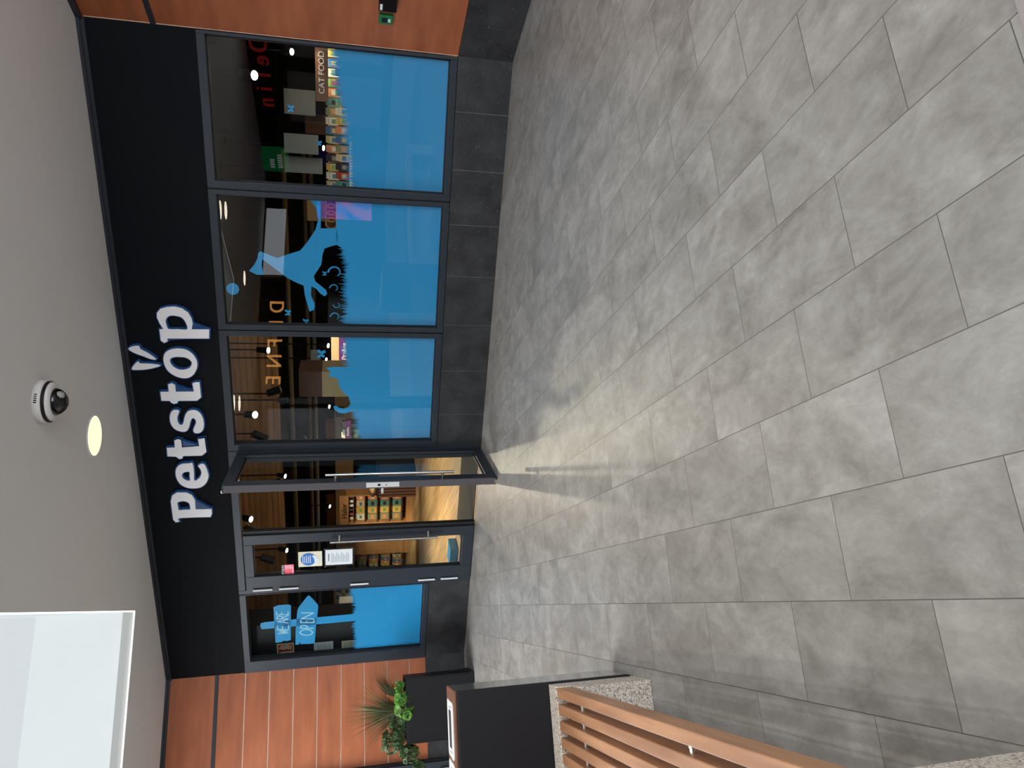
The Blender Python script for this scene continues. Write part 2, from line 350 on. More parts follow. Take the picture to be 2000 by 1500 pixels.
def downlight(x, y, label, group=None, r=.165, lit=True):
    t = thing('downlight', label, 'ceiling light', (x, y, 3.45), 0, group)
    build('diffuser', MB().lathe([(0.001, -.004), (r, -.004), (r, .0), (.001, .0)], n=40), T['down'] if r > .16 else T['down2'], t, shade=False)
    build('rim', MB().lathe([(r, -.006), (r+.012, -.004), (r+.014, 0), (r, 0), (r, -.006)], n=40, caps=False), T['white'], t)
    if lit:
        l = bpy.data.lights.new('downlight_lamp', 'SPOT'); l.energy = DOWN_W; l.color = (1, .94, .84); l.spot_size = 2.2; l.spot_blend = 1; l.shadow_soft_size = .012
        lo = bpy.data.objects.new('lamp', l); C.objects.link(lo); lo.parent = t; lo.location = (0, 0, -.008)
    return t
downlight(1.49, 6.228, 'round glowing yellow downlight in the ceiling between the dome camera and the shop fascia')
for x, y, lab in ((-.99, 2.31, 'downlight by the near edge of the skylight, reflected upper right in the dog window'), (-1.41, 1.98, 'downlight next to the one by the skylight, reflected lower in the dog window'), (-3.72, 1.79, 'downlight reflected above the leaping dog and its ball'),
                  (-3.59, 4.58, 'downlight reflected at the top of the cat window, right one of a pair'), (-4.19, 4.32, 'downlight reflected at the top of the cat window, left one of a pair')):
    downlight(x, y, lab, 'mall ceiling downlights', r=.15)

# dome camera
t = thing('dome_camera', 'white and black surveillance dome camera hanging from the grey ceiling', 'security camera', (1.478, 5.16, 3.45))
build('mount', MB().lathe([(.02, -.052), (.132, -.05), (.146, -.04), (.15, 0), (.02, 0)], n=40), T['ceil'], t, shade=True)
build('gasket_ring', MB().lathe([(.02, -.068), (.138, -.068), (.142, -.062), (.142, -.05), (.02, -.05)], n=40), T['black'], t, shade=True)
build('collar', MB().lathe([(.09, -.092), (.108, -.09), (.132, -.08), (.134, -.068), (.09, -.068)], n=40), T['ceil'], t, shade=True)
build('dome', MB().lathe([(.001, -.165), (.035, -.16), (.062, -.146), (.084, -.122), (.094, -.1), (.094, -.088), (.001, -.088)], n=40), T['blackg'], t, shade=True)
vs = MB()
for k in range(5): vs.box(-.05+k*.014, -.043+k*.014, -.149, -.143, -.03, -.014)
build('vent', vs, T['black'], t)
build('lens', MB().blob((.03, -.05, -.13), .03), T['greyp'], t, shade=True)

# ---- left timber wall (faces the viewer), right timber wall (runs towards the viewer)
def timber_panels(axis):
    mb = MB(); lo = .485
    edges = [.485]; z = .688
    while z < 2.88: edges.append(z); z += .2735
    edges += [2.885]
    return edges
ZJ = [.685, .958, 1.232, 1.506, 1.780, 2.053, 2.322, 2.594]
def banded(z0, z1, joints, g=.0075):
    out = []; a = z0
    for j in joints: out.append((a, j-g)); a = j+g
    out.append((a, z1)); return out
lx0, lx1, ly = -1.795, -.652, 9.334
mb = MB()
for a, b in banded(.487, 2.885, ZJ) + [(2.925, 3.405)]: mb.box(lx0, lx1, ly, ly+.02, a, b)
struct('wall_left', mb, T['cherry'])
struct('trim_2', MB().box(lx0, lx1, ly+.012, ly+.1, .487, 2.885), T['seam'])
struct('trim_3', MB().box(lx0, lx1, ly-.012, ly+.1, 2.885, 2.925).box(lx0, lx1, ly-.02, ly+.1, 3.405, 3.45).box(lx0, lx1, ly-.035, ly+.1, 3.425, 3.45), T['trim'])
struct('baseboard_left', MB().box(lx0, -.60, ly-.02, ly+.1, 0, .485), T['stone'])
struct('wall_far', MB().box(-9, lx0-.005, ly-.03, ly+.12, 0, 3.45), T['trim'])
# dark door frame and its pull at the left edge of the timber
dd = thing('side_door', 'dark anthracite service door at the left end of the timber wall behind the bin', 'door', (-2.35, ly-.05, 0))
build('leaf', MB().box(-.53, .53, -.04, 0, .01, 2.5), T['frame'], dd, bevel=.004)
build('door_handle', MB().cyl((.455, -.055, .36), (.455, -.055, .22), .012).box(.452, .458, -.055, -.04, .25, .26).box(.452, .458, -.055, -.04, .33, .34), T['steel'], dd)
rx = 4.49; ry1 = 4.887; ry0 = 2.4
struct('wall_right', MB().box(rx, rx+.02, ry0, ry1, .487, 2.885).box(rx, rx+.02, ry0, ry1, 2.925, 3.405).box(rx+.02, rx+.4, ry0, ry1+.02, 0, 3.45), T['cherry'])
struct('trim_4', MB().box(rx-.012, rx+.02, ry0, ry1, 2.885, 2.925).box(rx-.03, rx+.02, ry0, ry1, 3.405, 3.45), T['trim'])
struct('trim_5', MB().box(rx-.003, rx+.0, ry1-.006, ry1, .487, 3.40), T['seam'])
mb = MB(); y = ry1
for a, b in ((4.52, ry1), (3.92, 4.517), (3.32, 3.917), (2.4, 3.317)): mb.box(rx-.004, rx+.02, a, b, 0, .485)
struct('baseboard_right', mb, T['stone'])
struct('trim_6', MB().box(rx, rx+.02, ry0, ry1, .002, .485), T['grout'])
# card reader and green emergency button on the right timber wall
t = thing('call_point', 'small green emergency call point on the dark timber wall by the shop window', 'call point', (rx, 4.555, 1.118))
build('housing', MB().box(-.03, 0, -.045, .045, -.055, .055), T['green'], t, bevel=.006)
build('window', MB().box(-.033, -.03, -.022, .022, -.01, .032), T['black'], t)
build('key_slot', MB().box(-.036, -.03, -.014, .014, -.036, -.018), T['white'], t)
t = thing('key_switch', 'black wall switch box with a white key above the green call point', 'switch', (rx, 4.35, 1.115))
build('housing', MB().box(-.05, 0, -.105, .105, -.075, .065), T['blackg'], t, bevel=.008)
build('button', MB().box(-.056, -.05, .03, .085, .035, .055), T['white'], t, bevel=.002)

# metal strip set in the tiles near the viewer
o = build('floor_strip', MB().box(.9, 1.9, -.012, .012, 0, .0015), mat('pale_metal_strip', S(150, 142, 140), rough=.6), None, (.1, .945, 0), -.03)
tag(o, None, None, None, 'structure'); o.name = 'trim_7'

struct('trim_13', MB().box(-3.0, 1.55, 6.886, 6.893, 0, .0008), mat('pale_joint', S(176, 174, 170), rough=.7))
# ================================================================ BEHIND THE VIEWER (seen as reflections in the glass), then added fill panels
BW_ = -2.6
struct('wall_back', MB().box(-6.2, -.6, BW_-.15, BW_, .5, .7).box(-6.2, -.6, BW_-.15, BW_, 2.72, 3.45).box(-6.2, -5.4, BW_-.15, BW_, .7, 2.72).box(-4.2, -3.9, BW_-.15, BW_, .7, 2.72).box(-2.4, -2.1, BW_-.15, BW_, .7, 2.72).box(-.8, -.6, BW_-.15, BW_, .7, 2.72), T['fascia'])
struct('wall_back_plinth', MB().box(-6.0, -.6, BW_-.15, BW_+.02, 0, .5), T['mallwall'])
struct('wall_behind', MB().box(-6.2, -.6, -4.5, -4.4, 0, 3.45), T['inblack'])
struct('wall_opposite', MB().box(-6.15, -6, -2.6, .3, 2.55, 2.9).box(-6.15, -6, .3, 4.6, 1.9, 3.45).box(-6.15, -6.03, -2.6, 9.4, 0, 3.45), T['fascia'])
struct('wall_opposite_plinth', MB().box(-6.03, -5.98, -2.55, 4.6, 0, .5), T['mallwall'])
struct('wall_entry', MB().box(rx, rx+.2, -4.5, ry0, 0, 3.45), T['mallwall'])
struct('wall_storefront', MB().box(-6.02, -6.0, -2.2, 4.4, .5, 1.9), T['blackg'])
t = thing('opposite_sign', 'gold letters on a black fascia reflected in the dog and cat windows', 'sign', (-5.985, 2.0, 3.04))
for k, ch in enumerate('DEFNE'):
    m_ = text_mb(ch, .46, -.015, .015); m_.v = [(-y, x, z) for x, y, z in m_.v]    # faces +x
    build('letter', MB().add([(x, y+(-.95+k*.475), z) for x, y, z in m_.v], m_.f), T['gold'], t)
t = thing('white_lightbox', 'white box sign above the opposite shop, reflected behind the dog', 'sign', (-5.93, -.75, 3.17))
build('case', MB().box(-.06, .05, -1.0, 1.0, -.25, .25), T['mallwall'], t); build('face', MB().box(.05, .055, -.98, .98, -.23, .23), emis('white_face', (.9, .95, 1, 1), 1.7), t)
t = thing('red_sign', 'red letters on a black fascia reflected in the right window', 'sign', (-2.56, BW_+.02, 3.25))
for k, ch in enumerate('Delin'):
    m_ = text_mb(ch, .50, -.02, .02); m_.v = [(-x, -y, z) for x, y, z in m_.v]
    build('letter', MB().add([(x+(.74-k*.37), y, z-.06) for x, y, z in m_.v], m_.f), T['redl'], t)
t = thing('green_lightbox', 'green lightbox with white script reflected in the right window', 'sign', (-5.02, BW_+.06, 3.14))
build('box', MB().box(-.36, .36, -.06, .06, -.30, .30), T['greenl'], t)
for r_, zz in ((0, .09), (1, -.09)):
    for k in range(6 if r_ else 4):
        mk = MB(); x = -.22+k*.08; mk.box(x, x+.02, .06, .066, zz-.06, zz+.05).box(x, x+.06, .06, .066, zz+.03, zz+.045).box(x+.03, x+.045, .06, .066, zz-.05, zz+.02)
        build('script_stroke', mk, T['whitel'], t)
for k, (x0, x1) in enumerate(((-5.4, -4.2), (-3.9, -2.4), (-2.1, -.8))):
    struct('window_%d' % (k+6), MB().box(x0, x1, BW_-.1, BW_-.08, .7, 2.72), T['greyp'] if k else T['blackg'])
scr = thing('video_screen', 'bright pink and blue video screen reflected in the dog window', 'screen', (-5.95, -1.93, 1.53))
build('panel', MB().box(-.01, .02, -.36, .36, -.68, .68), T['screen'], scr)
build('bezel', MB().box(-.04, -.01, -.38, .38, -.70, .70), T['black'], scr)
fill_left = thing('added_fill_panel', 'added luminous ceiling fill panel left of the skylight, beyond the left edge of the picture', 'ceiling light', (-3.95, 7.3, 3.44))  # added fill light: unseen panel brightening the left timber, planter and bench
build('diffuser_panel', MB().box(-.85, .85, -1.7, 1.7, -.004, .0), T['fill_left'], fill_left)
build('rim', MB().box(-.89, -.85, -1.74, 1.74, -.012, .008).box(.85, .89, -1.74, 1.74, -.012, .008).box(-.85, .85, -1.74, -1.7, -.012, .008).box(-.85, .85, 1.7, 1.74, -.012, .008), T['white'], fill_left)
fill_overhead = thing('skylight', 'added bright fill panel in the mall ceiling overhead, above the upper edge of view', 'skylight', (1.15, 2.7, 3.44))  # no real skylight: added overhead fill, outside view and window reflections
build('diffuser_panel', MB().box(-.8, .8, -1.3, 1.3, -.004, .0), T['fill_overhead'], fill_overhead)
build('rim', MB().box(-.84, -.8, -1.34, 1.34, -.012, .008).box(.8, .84, -1.34, 1.34, -.012, .008).box(-.8, .8, -1.34, -1.3, -.012, .008).box(-.8, .8, 1.3, 1.34, -.012, .008), T['white'], fill_overhead)

# ================================================================ SHOP FRONT
XL, XR = -6.62, .20
struct('wall_front', MB().box(XL, XR, 0, .12, 2.60, 3.40), T['fascia'], shop=True)
struct('trim_8', MB().box(XL-.02, XR, -.012, .12, 3.395, 3.45).box(XL-.02, XR, -.03, .12, 3.425, 3.45), T['trim'], shop=True)
# stone plinth, separate slabs with pale joints
def slabs(x0, x1, joints):
    mb = MB(); a = x0
    for j in joints + [x1]: mb.box(a, j-.002, -.004, .1, 0, .485); a = j+.002
    return mb
j1 = [-.249-.5*k for k in range(7)][::-1]; j2 = [at(911.7, 1207.7)[0], at(916.7, 1144.3)[0]]
struct('baseboard_front', slabs(-3.64, XR, j1), T['stone'], shop=True)
struct('baseboard_side', slabs(-6.60, -5.44, j2), T['stone'], shop=True)
struct('trim_9', MB().box(-3.64, XR, -.001, .02, .002, .484).box(-6.6, -5.44, -.001, .02, .002, .484), T['grout'], shop=True)

def frame_mb(x0, x1, z0, z1, gx0, gx1, gz0, gz1, y0, y1):
    mb = MB(); mb.box(x0, gx0, y0, y1, z0, z1); mb.box(gx1, x1, y0, y1, z0, z1); mb.box(gx0, gx1, y0, y1, z0, gz0); mb.box(gx0, gx1, y0, y1, gz1, z1)
    return mb
def window(n, x0, x1, gx0, gx1):
    gz0, gz1 = .548, 2.53
    w_ = thing('window_%d' % n, None, None, F((x0+x1)/2, 0, .49), -A); w_['kind'] = 'structure'
    off = ((x0+x1)/2, 0, .49)
    build('window_frame', frame_mb(x0+.004, x1-.004, .490, 2.598, gx0, gx1, gz0, gz1, -.012, .09), T['frame'], w_, off=off, bevel=.003)
    build('window_gasket', frame_mb(gx0-.002, gx1+.002, gz0-.002, gz1+.002, gx0+.012, gx1-.012, gz0+.012, gz1-.012, .032, .05), T['frame_dk'], w_, off=off)
    build('window_pane', MB().box(gx0, gx1, .036, .046, gz0, gz1), T['glass'], w_, off=off)
    return w_, off
W1 = window(1, -1.04, .195, -.975, .166)
W2 = window(2, -2.335, -1.045, -2.285, -1.09)
W3 = window(3, -3.635, -2.34, -3.56, -2.394)
W4 = window(4, -6.60, -5.445, -6.43, -5.462)
struct('trim_10', MB().box(-3.637, -2.0, .03, .085, .49, .52).box(-2.342, -2.335, .005, .08, .49, 2.6).box(-1.047, -1.039, .005, .08, .49, 2.6), T['frame_dk'], shop=True)
# door surround
struct('trim_11', MB().box(-5.445, -5.395, -.01, .09, 0, 2.60).box(-3.70, -3.637, -.01, .09, 0, 2.60).box(-5.395, -3.70, -.01, .09, 2.525, 2.60), T['frame'], shop=True, bevel=.003)

# ---- blue window film
G = .550; YF0, YF1 = .0475, .049
def grass_edge(pts, n, amp, seed):
    """pts: smooth top edge of the film from left to right (X, Z); adds upright blades"""
    r = random.Random(seed); out = []
    tot = len(pts)-1
    for i in range(tot):
        (xa, za), (xb, zb) = pts[i], pts[i+1]; m = max(1, int(n*abs(xb-xa)))
        for k in range(m):
            t = k/m; x = xa+(xb-xa)*t; z = za+(zb-za)*t; w_ = (xb-xa)/m
            h = amp*r.uniform(.25, 1)
            out.append((x, z-amp*.35*r.random())); out.append((x+w_*r.uniform(.2, .8), z+h))
    out.append(pts[-1]); return out
def film(win, outline, name='window_film', y=(YF0, YF1)):
    return build(name, sheet(outline if isinstance(outline[0], list) else [outline], *y), T['film'], win[0], off=win[1])
# window 1: grass only
e = AT([(690, 376), (687, 330), (683, 285), (678, 240), (668, 190), (661, 150), (652, 104)])
gx0, gx1 = -.975, .166
e[0] = (gx0, e[0][1]); e[-1] = (gx1, e[-1][1])
film(W1, [(gx0, G)] + grass_edge(e, 75, .10, 1) + [(gx1, G)])
# window 2: leaping dog over grass
s2 = dict(ox=400, oy=380, s=4.0)
gx0, gx1 = -2.285, -1.09
e = AT([(1085, 1030), (1110, 940), (1115, 860), (1100, 760), (1105, 650), (1120, 560), (1100, 500), (1075, 430), (1030, 400)], **s2)
e[0] = (gx0, e[0][1])
low = [(gx0, G)] + grass_edge(e[:-1], 75, .08, 2) + [e[-1]] + AT([(1025, 270)], **s2) + [(gx1, at(400+1025/4, 394)[1]), (gx1, G)]
film(W2, low)
dog = AT([(430, 452), (500, 482), (565, 505), (640, 478), (745, 445), (800, 378), (862, 285), (886, 200), (868, 110)], **s2)
dtop = [(gx1, at(400+812/4, 393)[1]), (gx1, at(400+905/4, 394)[1])]
dog2 = AT([(905, 120), (905, 272), (1025, 272), (1040, 330), (1030, 402), (985, 412), (935, 430), (918, 480), (910, 555), (882, 598), (848, 648), (862, 690), (892, 712), (945, 755), (956, 785), (935, 806), (902, 785), (868, 745),
             (832, 728), (828, 800), (858, 868), (852, 912), (816, 925), (800, 870), (780, 800), (770, 722), (700, 692), (640, 660), (560, 600), (500, 555), (444, 515), (440, 560), (452, 636), (400, 636), (340, 606), (380, 560), (408, 505), (412, 468)], **s2)
film(W2, [dog + dtop + dog2[0:]], name='dog_film', y=(YF0, YF1+.0004))
def disc(c, r, n=28): return [(c[0]+r*math.cos(2*PI*k/n), c[1]+r*math.sin(2*PI*k/n)) for k in range(n)]
film(W2, disc(at(453, 567), .056), name='ball_film')
def curl(win, px, py, sc_, flip=1):
    c = at(px, py); pts = []
    for k in range(15):
        t = k/14*4.2; r = sc_*(1-.12*t); pts.append((c[0]+flip*r*math.sin(t), c[1]+r*math.cos(t)))
    outer = [(x, z) for x, z in pts]; inner = [(c[0]+(x-c[0])*.78, c[1]+(z-c[1])*.78) for x, z in pts][::-1]
    film(win, outer+inner, name='flower_film')
for q in ((655, 535, .075, 1), (653, 566, .05, 1), (658, 598, .04, -1), (655, 622, .055, 1)): curl(W2, *q)
def butterfly(win, px, py, r):
    c = at(px, py)
    P = [(0, 0), (.5, .9), (1, .7), (.6, .1), (.9, -.6), (.35, -.8), (0, -.15), (-.35, -.6), (-.8, -.4), (-.5, .1), (-.9, .8), (-.35, .75)]
    film(win, [(c[0]+x*r, c[1]+z*r) for x, z in P], name='butterfly_film')
butterfly(W2, 562, 614, .035); butterfly(W2, 597, 632, .035); butterfly(W2, 634, 537, .025)
butterfly(W1, 568, 213, .034); butterfly(W1, 624, 281, .026)
# window 3: seated cat with curled tail
s3 = dict(ox=420, oy=640, s=4.1667); gx0, gx1 = -3.56, -2.394
g1 = grass_edge(AT([(1188, 930), (1170, 860), (1165, 780), (1140, 690)], **s3), 75, .07, 3); g1[0] = (gx0, g1[0][1])
tail = AT([(1100, 700), (1050, 716), (1000, 706), (970, 680), (962, 655), (985, 652), (1010, 668), (1050, 675), (1085, 662), (1103, 635)], **s3)
back = grass_edge(AT([(1103, 625), (1098, 595), (1085, 570)], **s3), 90, .03, 4) + AT([(1060, 558), (1030, 525), (1008, 490), (1003, 440), (975, 420), (915, 412), (932, 395), (940, 375), (905, 342), (935, 336), (1000, 332), (1052, 334)], **s3)
g2 = grass_edge(AT([(1085, 325), (1080, 270), (1070, 200), (1060, 120), (1060, 78)], **s3), 75, .085, 5); g2[-1] = (gx1, g2[-1][1])
film(W3, [(gx0, G)] + g1 + tail + back + g2 + [(gx1, G)])
butterfly(W3, 628, 695, .05)
# window 4: grass and signpost
s4 = dict(ox=460, oy=1120, s=4.1667); gx0, gx1 = -6.43, -5.462
e = AT([(980, 640), (985, 560), (975, 480), (975, 415)], **s4); e[0] = (gx0, e[0][1])
e2 = AT([(965, 350), (985, 300), (965, 230), (945, 160), (930, 112)], **s4); e2[-1] = (gx1, e2[-1][1])
post = AT([(660, 437), (500, 452), (447, 456), (315, 468), (210, 478), (200, 462), (198, 430), (235, 420), (315, 412), (447, 400), (500, 393), (660, 380)], **s4)
film(W4, [(gx0, G)] + grass_edge(e, 80, .06, 6) + AT([(975, 408)], **s4) + post + AT([(965, 352)], **s4) + grass_edge(e2, 80, .075, 7) + [(gx1, G)])
s5 = dict(ox=500, oy=1150, s=10.0)
film(W4, AT([(332, 415), (420, 375), (640, 362), (675, 382), (672, 1055), (600, 1075), (530, 1070), (480, 1100), (372, 1112), (362, 900), (345, 650)], **s5), name='sign_board_film', y=(YF0, YF1+.0004))
film(W4, AT([(1020, 185), (1050, 195), (1200, 360), (1210, 400), (1192, 600), (1165, 800), (1140, 1118), (1040, 1132), (862, 1138), (850, 1080), (835, 1140), (762, 1150), (770, 850), (800, 500), (818, 430), (990, 205)], **s5), name='sign_board_film', y=(YF0, YF1+.0004))
def strokes(mb, lines, wd, y0, y1):
    for P in lines:
        for (xa, za), (xb, zb) in zip(P, P[1:]):
            dx, dz = xb-xa, zb-za; l = math.hypot(dx, dz) or 1e-6; nx, nz = -dz/l*wd/2, dx/l*wd/2; ex, ez = dx/l*wd*.3, dz/l*wd*.3
            p = [(xa-ex+nx, za-ez+nz), (xa-ex-nx, za-ez-nz), (xb+ex-nx, zb+ez-nz), (xb+ex+nx, zb+ez+nz)]
            mb.add([(x, y0, z) for x, z in p]+[(x, y1, z) for x, z in p], [(0, 1, 2, 3), (7, 6, 5, 4), (0, 4, 5, 1), (1, 5, 6, 2), (2, 6, 7, 3), (3, 7, 4, 0)])
    return mb
GL = dict(W=[[(0, 1), (.25, 0), (.5, .9), (.75, 0), (1, 1)]], E=[[(.9, 1), (0, 1), (0, 0), (.9, 0)], [(0, .55), (.7, .55)]],
          A=[[(0, 0), (.5, 1), (1, 0)], [(.2, .35), (.8, .35)]], R=[[(0, 0), (0, 1), (.7, .95), (.8, .7), (.5, .5), (0, .5)], [(.4, .5), (.95, 0)]],
          O=[[(.5, 1), (.15, .85), (0, .5), (.15, .15), (.5, 0), (.85, .15), (1, .5), (.85, .85), (.5, 1)]], P=[[(0, 0), (0, 1), (.7, .95), (.85, .72), (.6, .5), (0, .48)]],
          N=[[(0, 0), (0, 1), (1, 0), (1, 1)]])
def hand_letters(win, spec, wd):
    """spec: letter, photographed lower-left, lower-right and top-left corner -> own little mesh"""
    for ch, ll, lr, tl in spec:
        a, b, c = at(*ll), at(*lr), at(*tl)
        mp = lambda u, v: (a[0]+(b[0]-a[0])*u+(c[0]-a[0])*v, a[1]+(b[1]-a[1])*u+(c[1]-a[1])*v)
        build('letter', strokes(MB(), [[mp(u, v) for u, v in P] for P in GL[ch]], wd, .0455+.001, .0470), T['film_lt'], win[0], off=win[1])
def hl(ch, x_top, x_bot, y_l, y_r, sk=0): return (ch, (500+x_bot/10, 1150+y_l/10), (500+x_bot/10, 1150+y_r/10), (500+x_top/10, 1150+(y_l+sk)/10))
hand_letters(W4, [hl('W', 425, 625, 935, 860), hl('E', 410, 630, 850, 765), hl('A', 400, 620, 725, 655), hl('R', 398, 620, 640, 575), hl('E', 392, 620, 560, 500),], .011)
hand_letters(W4, [hl('O', 850, 1105, 965, 850), hl('P', 865, 1110, 825, 755), hl('E', 870, 1125, 715, 665), hl('N', 880, 1125, 640, 525)], .013)

# ---- doors
L_ = thing('door_1', None, None, F(-5.385, 0, 0), -A); L_['kind'] = 'structure'; off = (-5.385, 0, 0)
x0, x1 = -5.385, -4.655
build('leaf_frame', frame_mb(x0, x1, .008, 2.515, -5.20, -4.775, .135, 2.42, -.03, .04), T['frame'], L_, off=off, bevel=.004)
build('edge_seal', MB().box(x1, -4.612, -.01, .04, .008, 2.515), T['frame_dk'], L_, off=off)
build('gasket', frame_mb(-5.203, -4.772, .132, 2.423, -5.188, -4.787, .147, 2.408, -.006, .012), T['frame_dk'], L_, off=off)
build('glass_pane', MB().box(-5.2, -4.775, 0, .01, .135, 2.42), T['glass'], L_, off=off)
h = build('door_handle', MB().cyl((-4.752, -.085, .43), (-4.752, -.085, 1.61), .014), T['steel'], L_, off=off, shade=False)
for z in (.536, 1.51): build('standoff', MB().cyl((-4.752, -.085, z), (-4.705, -.028, z), .013), T['steel'], h, off=off)
for z0, z1 in ((.16, .36), (.43, .625), (1.19, 1.395), (1.96, 2.167), (2.24, 2.444)):
    build('hinge', MB().cyl((-5.372, -.045, z0), (-5.372, -.045, z1), .010), T['white'], L_, off=off)
build('bottom_brush', MB().box(x0, x1, -.02, .03, .0, .008), T['frame_dk'], L_, off=off)

rz = math.atan2(-.985, .174)                       # right leaf, opened outwards about 100 degrees
R_ = thing('door_2', None, None, F(-3.69, .0, 0), -A+rz); R_['kind'] = 'structure'
# local x runs from the hinge to the free edge, local +y is the outer face (towards the right-hand windows)
build('leaf_frame', frame_mb(.0, .915, .008, 2.515, .115, .80, .10, 2.42, -.035, .035), T['frame'], R_, bevel=.004)
build('gasket', frame_mb(.112, .803, .097, 2.423, .127, .788, .112, 2.408, -.01, .01), T['frame_dk'], R_)
build('glass_pane', MB().box(.115, .80, -.005, .005, .10, 2.42), T['glass'], R_)
build('edge_strip', MB().box(.915, .921, -.033, .033, .02, 2.50), mat('edge_grey', S(84, 80, 84), rough=.4), R_)
lk = build('lock_plate', MB().box(.921, .926, -.022, .026, .945, 1.25), T['plate'], R_, bevel=.002)
build('lever', MB().box(.88, .90, -.10, -.035, 1.09, 1.11).box(.80, .90, -.10, -.085, 1.09, 1.11), T['plate'], R_, bevel=.003)
build('keyhole', MB().box(.926, .928, -.008, .012, 1.12, 1.145).box(.926, .928, -.004, .006, 1.06, 1.07), T['black'], lk)
h = build('door_handle', MB().cyl((.857, .085, .42), (.857, .085, 1.62), .014), T['steel'], R_)
for z in (.53, 1.53): build('standoff', MB().cyl((.857, .085, z), (.857, .033, z), .013), T['steel'], h)
for z0, z1 in ((.16, .36), (.43, .625), (1.19, 1.395), (1.96, 2.167), (2.24, 2.444)):
    build('hinge', MB().cyl((-.022, .02, z0), (-.022, .02, z1), .010), T['white'], R_)
build('stay_pin', MB().cyl((.86, -.045, 2.50), (.86, -.045, 2.53), .012), T['white'], R_)
build('floor_bolt', MB().box(.90, .925, -.02, .02, .0, .03), T['steel'], R_)

# ---- notices on the glass
def notice(name, label, q, Y, m, cat='notice', th=.003):
    X0, X1, Z0, Z1 = q
    t = sthing(name, label, cat, (X0+X1)/2, Y, (Z0+Z1)/2)
    b = build('sheet', MB().box(-(X1-X0)/2, (X1-X0)/2, -th, 0, -(Z1-Z0)/2, (Z1-Z0)/2), m, t)
    return t, (X1-X0)/2, (Z1-Z0)/2
t, hw, hh = notice('round_print_poster', 'cream poster with a blue circle on the left door glass', (-5.115, -4.915, 1.70, 1.955), -.0045, T['cream'], 'poster')
build('blue_circle', sheet([disc((0, .02), .083, 32)], -.006, -.003), T['bluep'], t)
build('cat_print', sheet([smooth([(-.075, -.075), (-.03, -.095), (.03, -.08), (.05, -.05), (.045, -.02), (.02, -.035), (-.02, -.045), (-.06, -.045)], 3)], -.0075, -.006), T['paper'], t)
mk = MB()
for k in range(5): mk.box(-.05, .05-.008*(k % 2), -.0075, -.006, .075-k*.02, .082-k*.02)
for k in range(2): mk.box(-.06, .06, -.0045, -.003, -.108-k*.008, -.105-k*.008)
build('print_lines', mk, T['paper'], t)
t, hw, hh = notice('hours_notice', 'white printed notice in a black clip frame on the left door glass', (-5.11, -4.90, 1.37, 1.665), -.0065, T['paper'])
build('clip_frame', frame_mb(-hw-.014, hw+.014, -hh-.016, hh+.014, -hw, hw, -hh, hh, -.006, 0), T['black'], t)
mk = MB()
mk.box(-.05, .05, -.0045, -.003, .105, .118)
for k in range(11): mk.box(-.07, .06-.02*(k % 3), -.0045, -.003, .075-k*.018, .080-k*.018)
build('print_lines', mk, T['ink'], t)
for sx, sz in ((-1, 1), (1, 1), (1, -1)):
    build('clip', MB().cyl((sx*(hw+.012), -.012, sz*hh-.012), (sx*(hw+.012), -.012, sz*hh+.012), .006, n=8), T['steel'], t)
t, hw, hh = notice('alarm_sticker', 'pink sticker with white lettering above the poster on the left door', (-5.245, -5.075, 2.005, 2.105), -.0045, T['pink'], 'sticker')
build('pale_panel', MB().box(.03, hw-.004, -.0045, -.003, -hh+.02, hh-.004).box(-hw+.02, hw-.02, -.0045, -.003, -hh+.008, -hh+.02), T['pink2'], t)
tm = text_mb('AVERTIJURE', .034, -.004, -.003)
xs = [v[0] for v in tm.v]; k = (2*hw)/(max(xs)-min(xs)); xm = (max(xs)+min(xs))/2
build('lettering', MB().add([((x-xm)*k, y, z+hh+.016) for x, y, z in tm.v], tm.f), T['paper'], t)

# ---- fascia sign
sg = sthing('shop_sign', 'large white petstop lettering with blue edges on the black fascia', 'sign', -3.0, 0, 3.0)
so = (-3.0, 0, 3.0); YS = -.04
z1 = dict(Y=YS, ox=240, oy=580, s=6.82); z2 = dict(Y=YS, ox=300, oy=780, s=5.771)
def sign_letter(name, outl, holes, sm=3, raw=False):
    O = outl if raw else smooth(outl, sm)
    Hs = [smooth(h_, 4) for h_ in holes]
    l = build(name, sheet([O]+Hs, YS-.004, YS), T['letter'], sg, off=so)
    build('edge', sheet([O]+Hs, YS, -.001, offset=.009), T['halo'], l, off=so)
def corner(pts):      # keep corners crisp by doubling points
    out = []
    n = len(pts)
    for i, p in enumerate(pts):
        a, b = pts[i-1], pts[(i+1) % n]
        for q in (a, p, b):
            if q is p: out.append(p); continue
            d = math.hypot(q[0]-p[0], q[1]-p[1]); k = min(.4, .008/max(d, 1e-6))
            out.append((p[0]+(q[0]-p[0])*k, p[1]+(q[1]-p[1])*k))
    return out
# p (first)
sign_letter('letter', corner(AT([(652, 1235), (655, 1290), (640, 1322), (460, 1326), (295, 1334), (272, 1348), (292, 1375), (250, 1382), (222, 1352), (195, 1150), (210, 1082), (262, 1048), (370, 1048), (430, 1075), (466, 1130), (472, 1238)], **z2)),
            [AT([(268, 1165), (276, 1210), (285, 1245), (350, 1242), (412, 1238), (410, 1195), (398, 1165), (350, 1145), (300, 1148)], **z2)], raw=True)
# e
sign_letter('letter', AT([(440, 722), (400, 720), (320, 726), (272, 755), (250, 805), (258, 880), (300, 950), (365, 988), (440, 1000), (530, 988), (590, 940), (617, 870), (605, 800), (572, 732), (535, 726), (503, 748), (530, 785), (540, 830), (518, 882), (460, 915), (455, 830)], **z2),
            [AT([(404, 815), (345, 820), (318, 850), (335, 890), (372, 910), (410, 912), (408, 865)], **z2)])
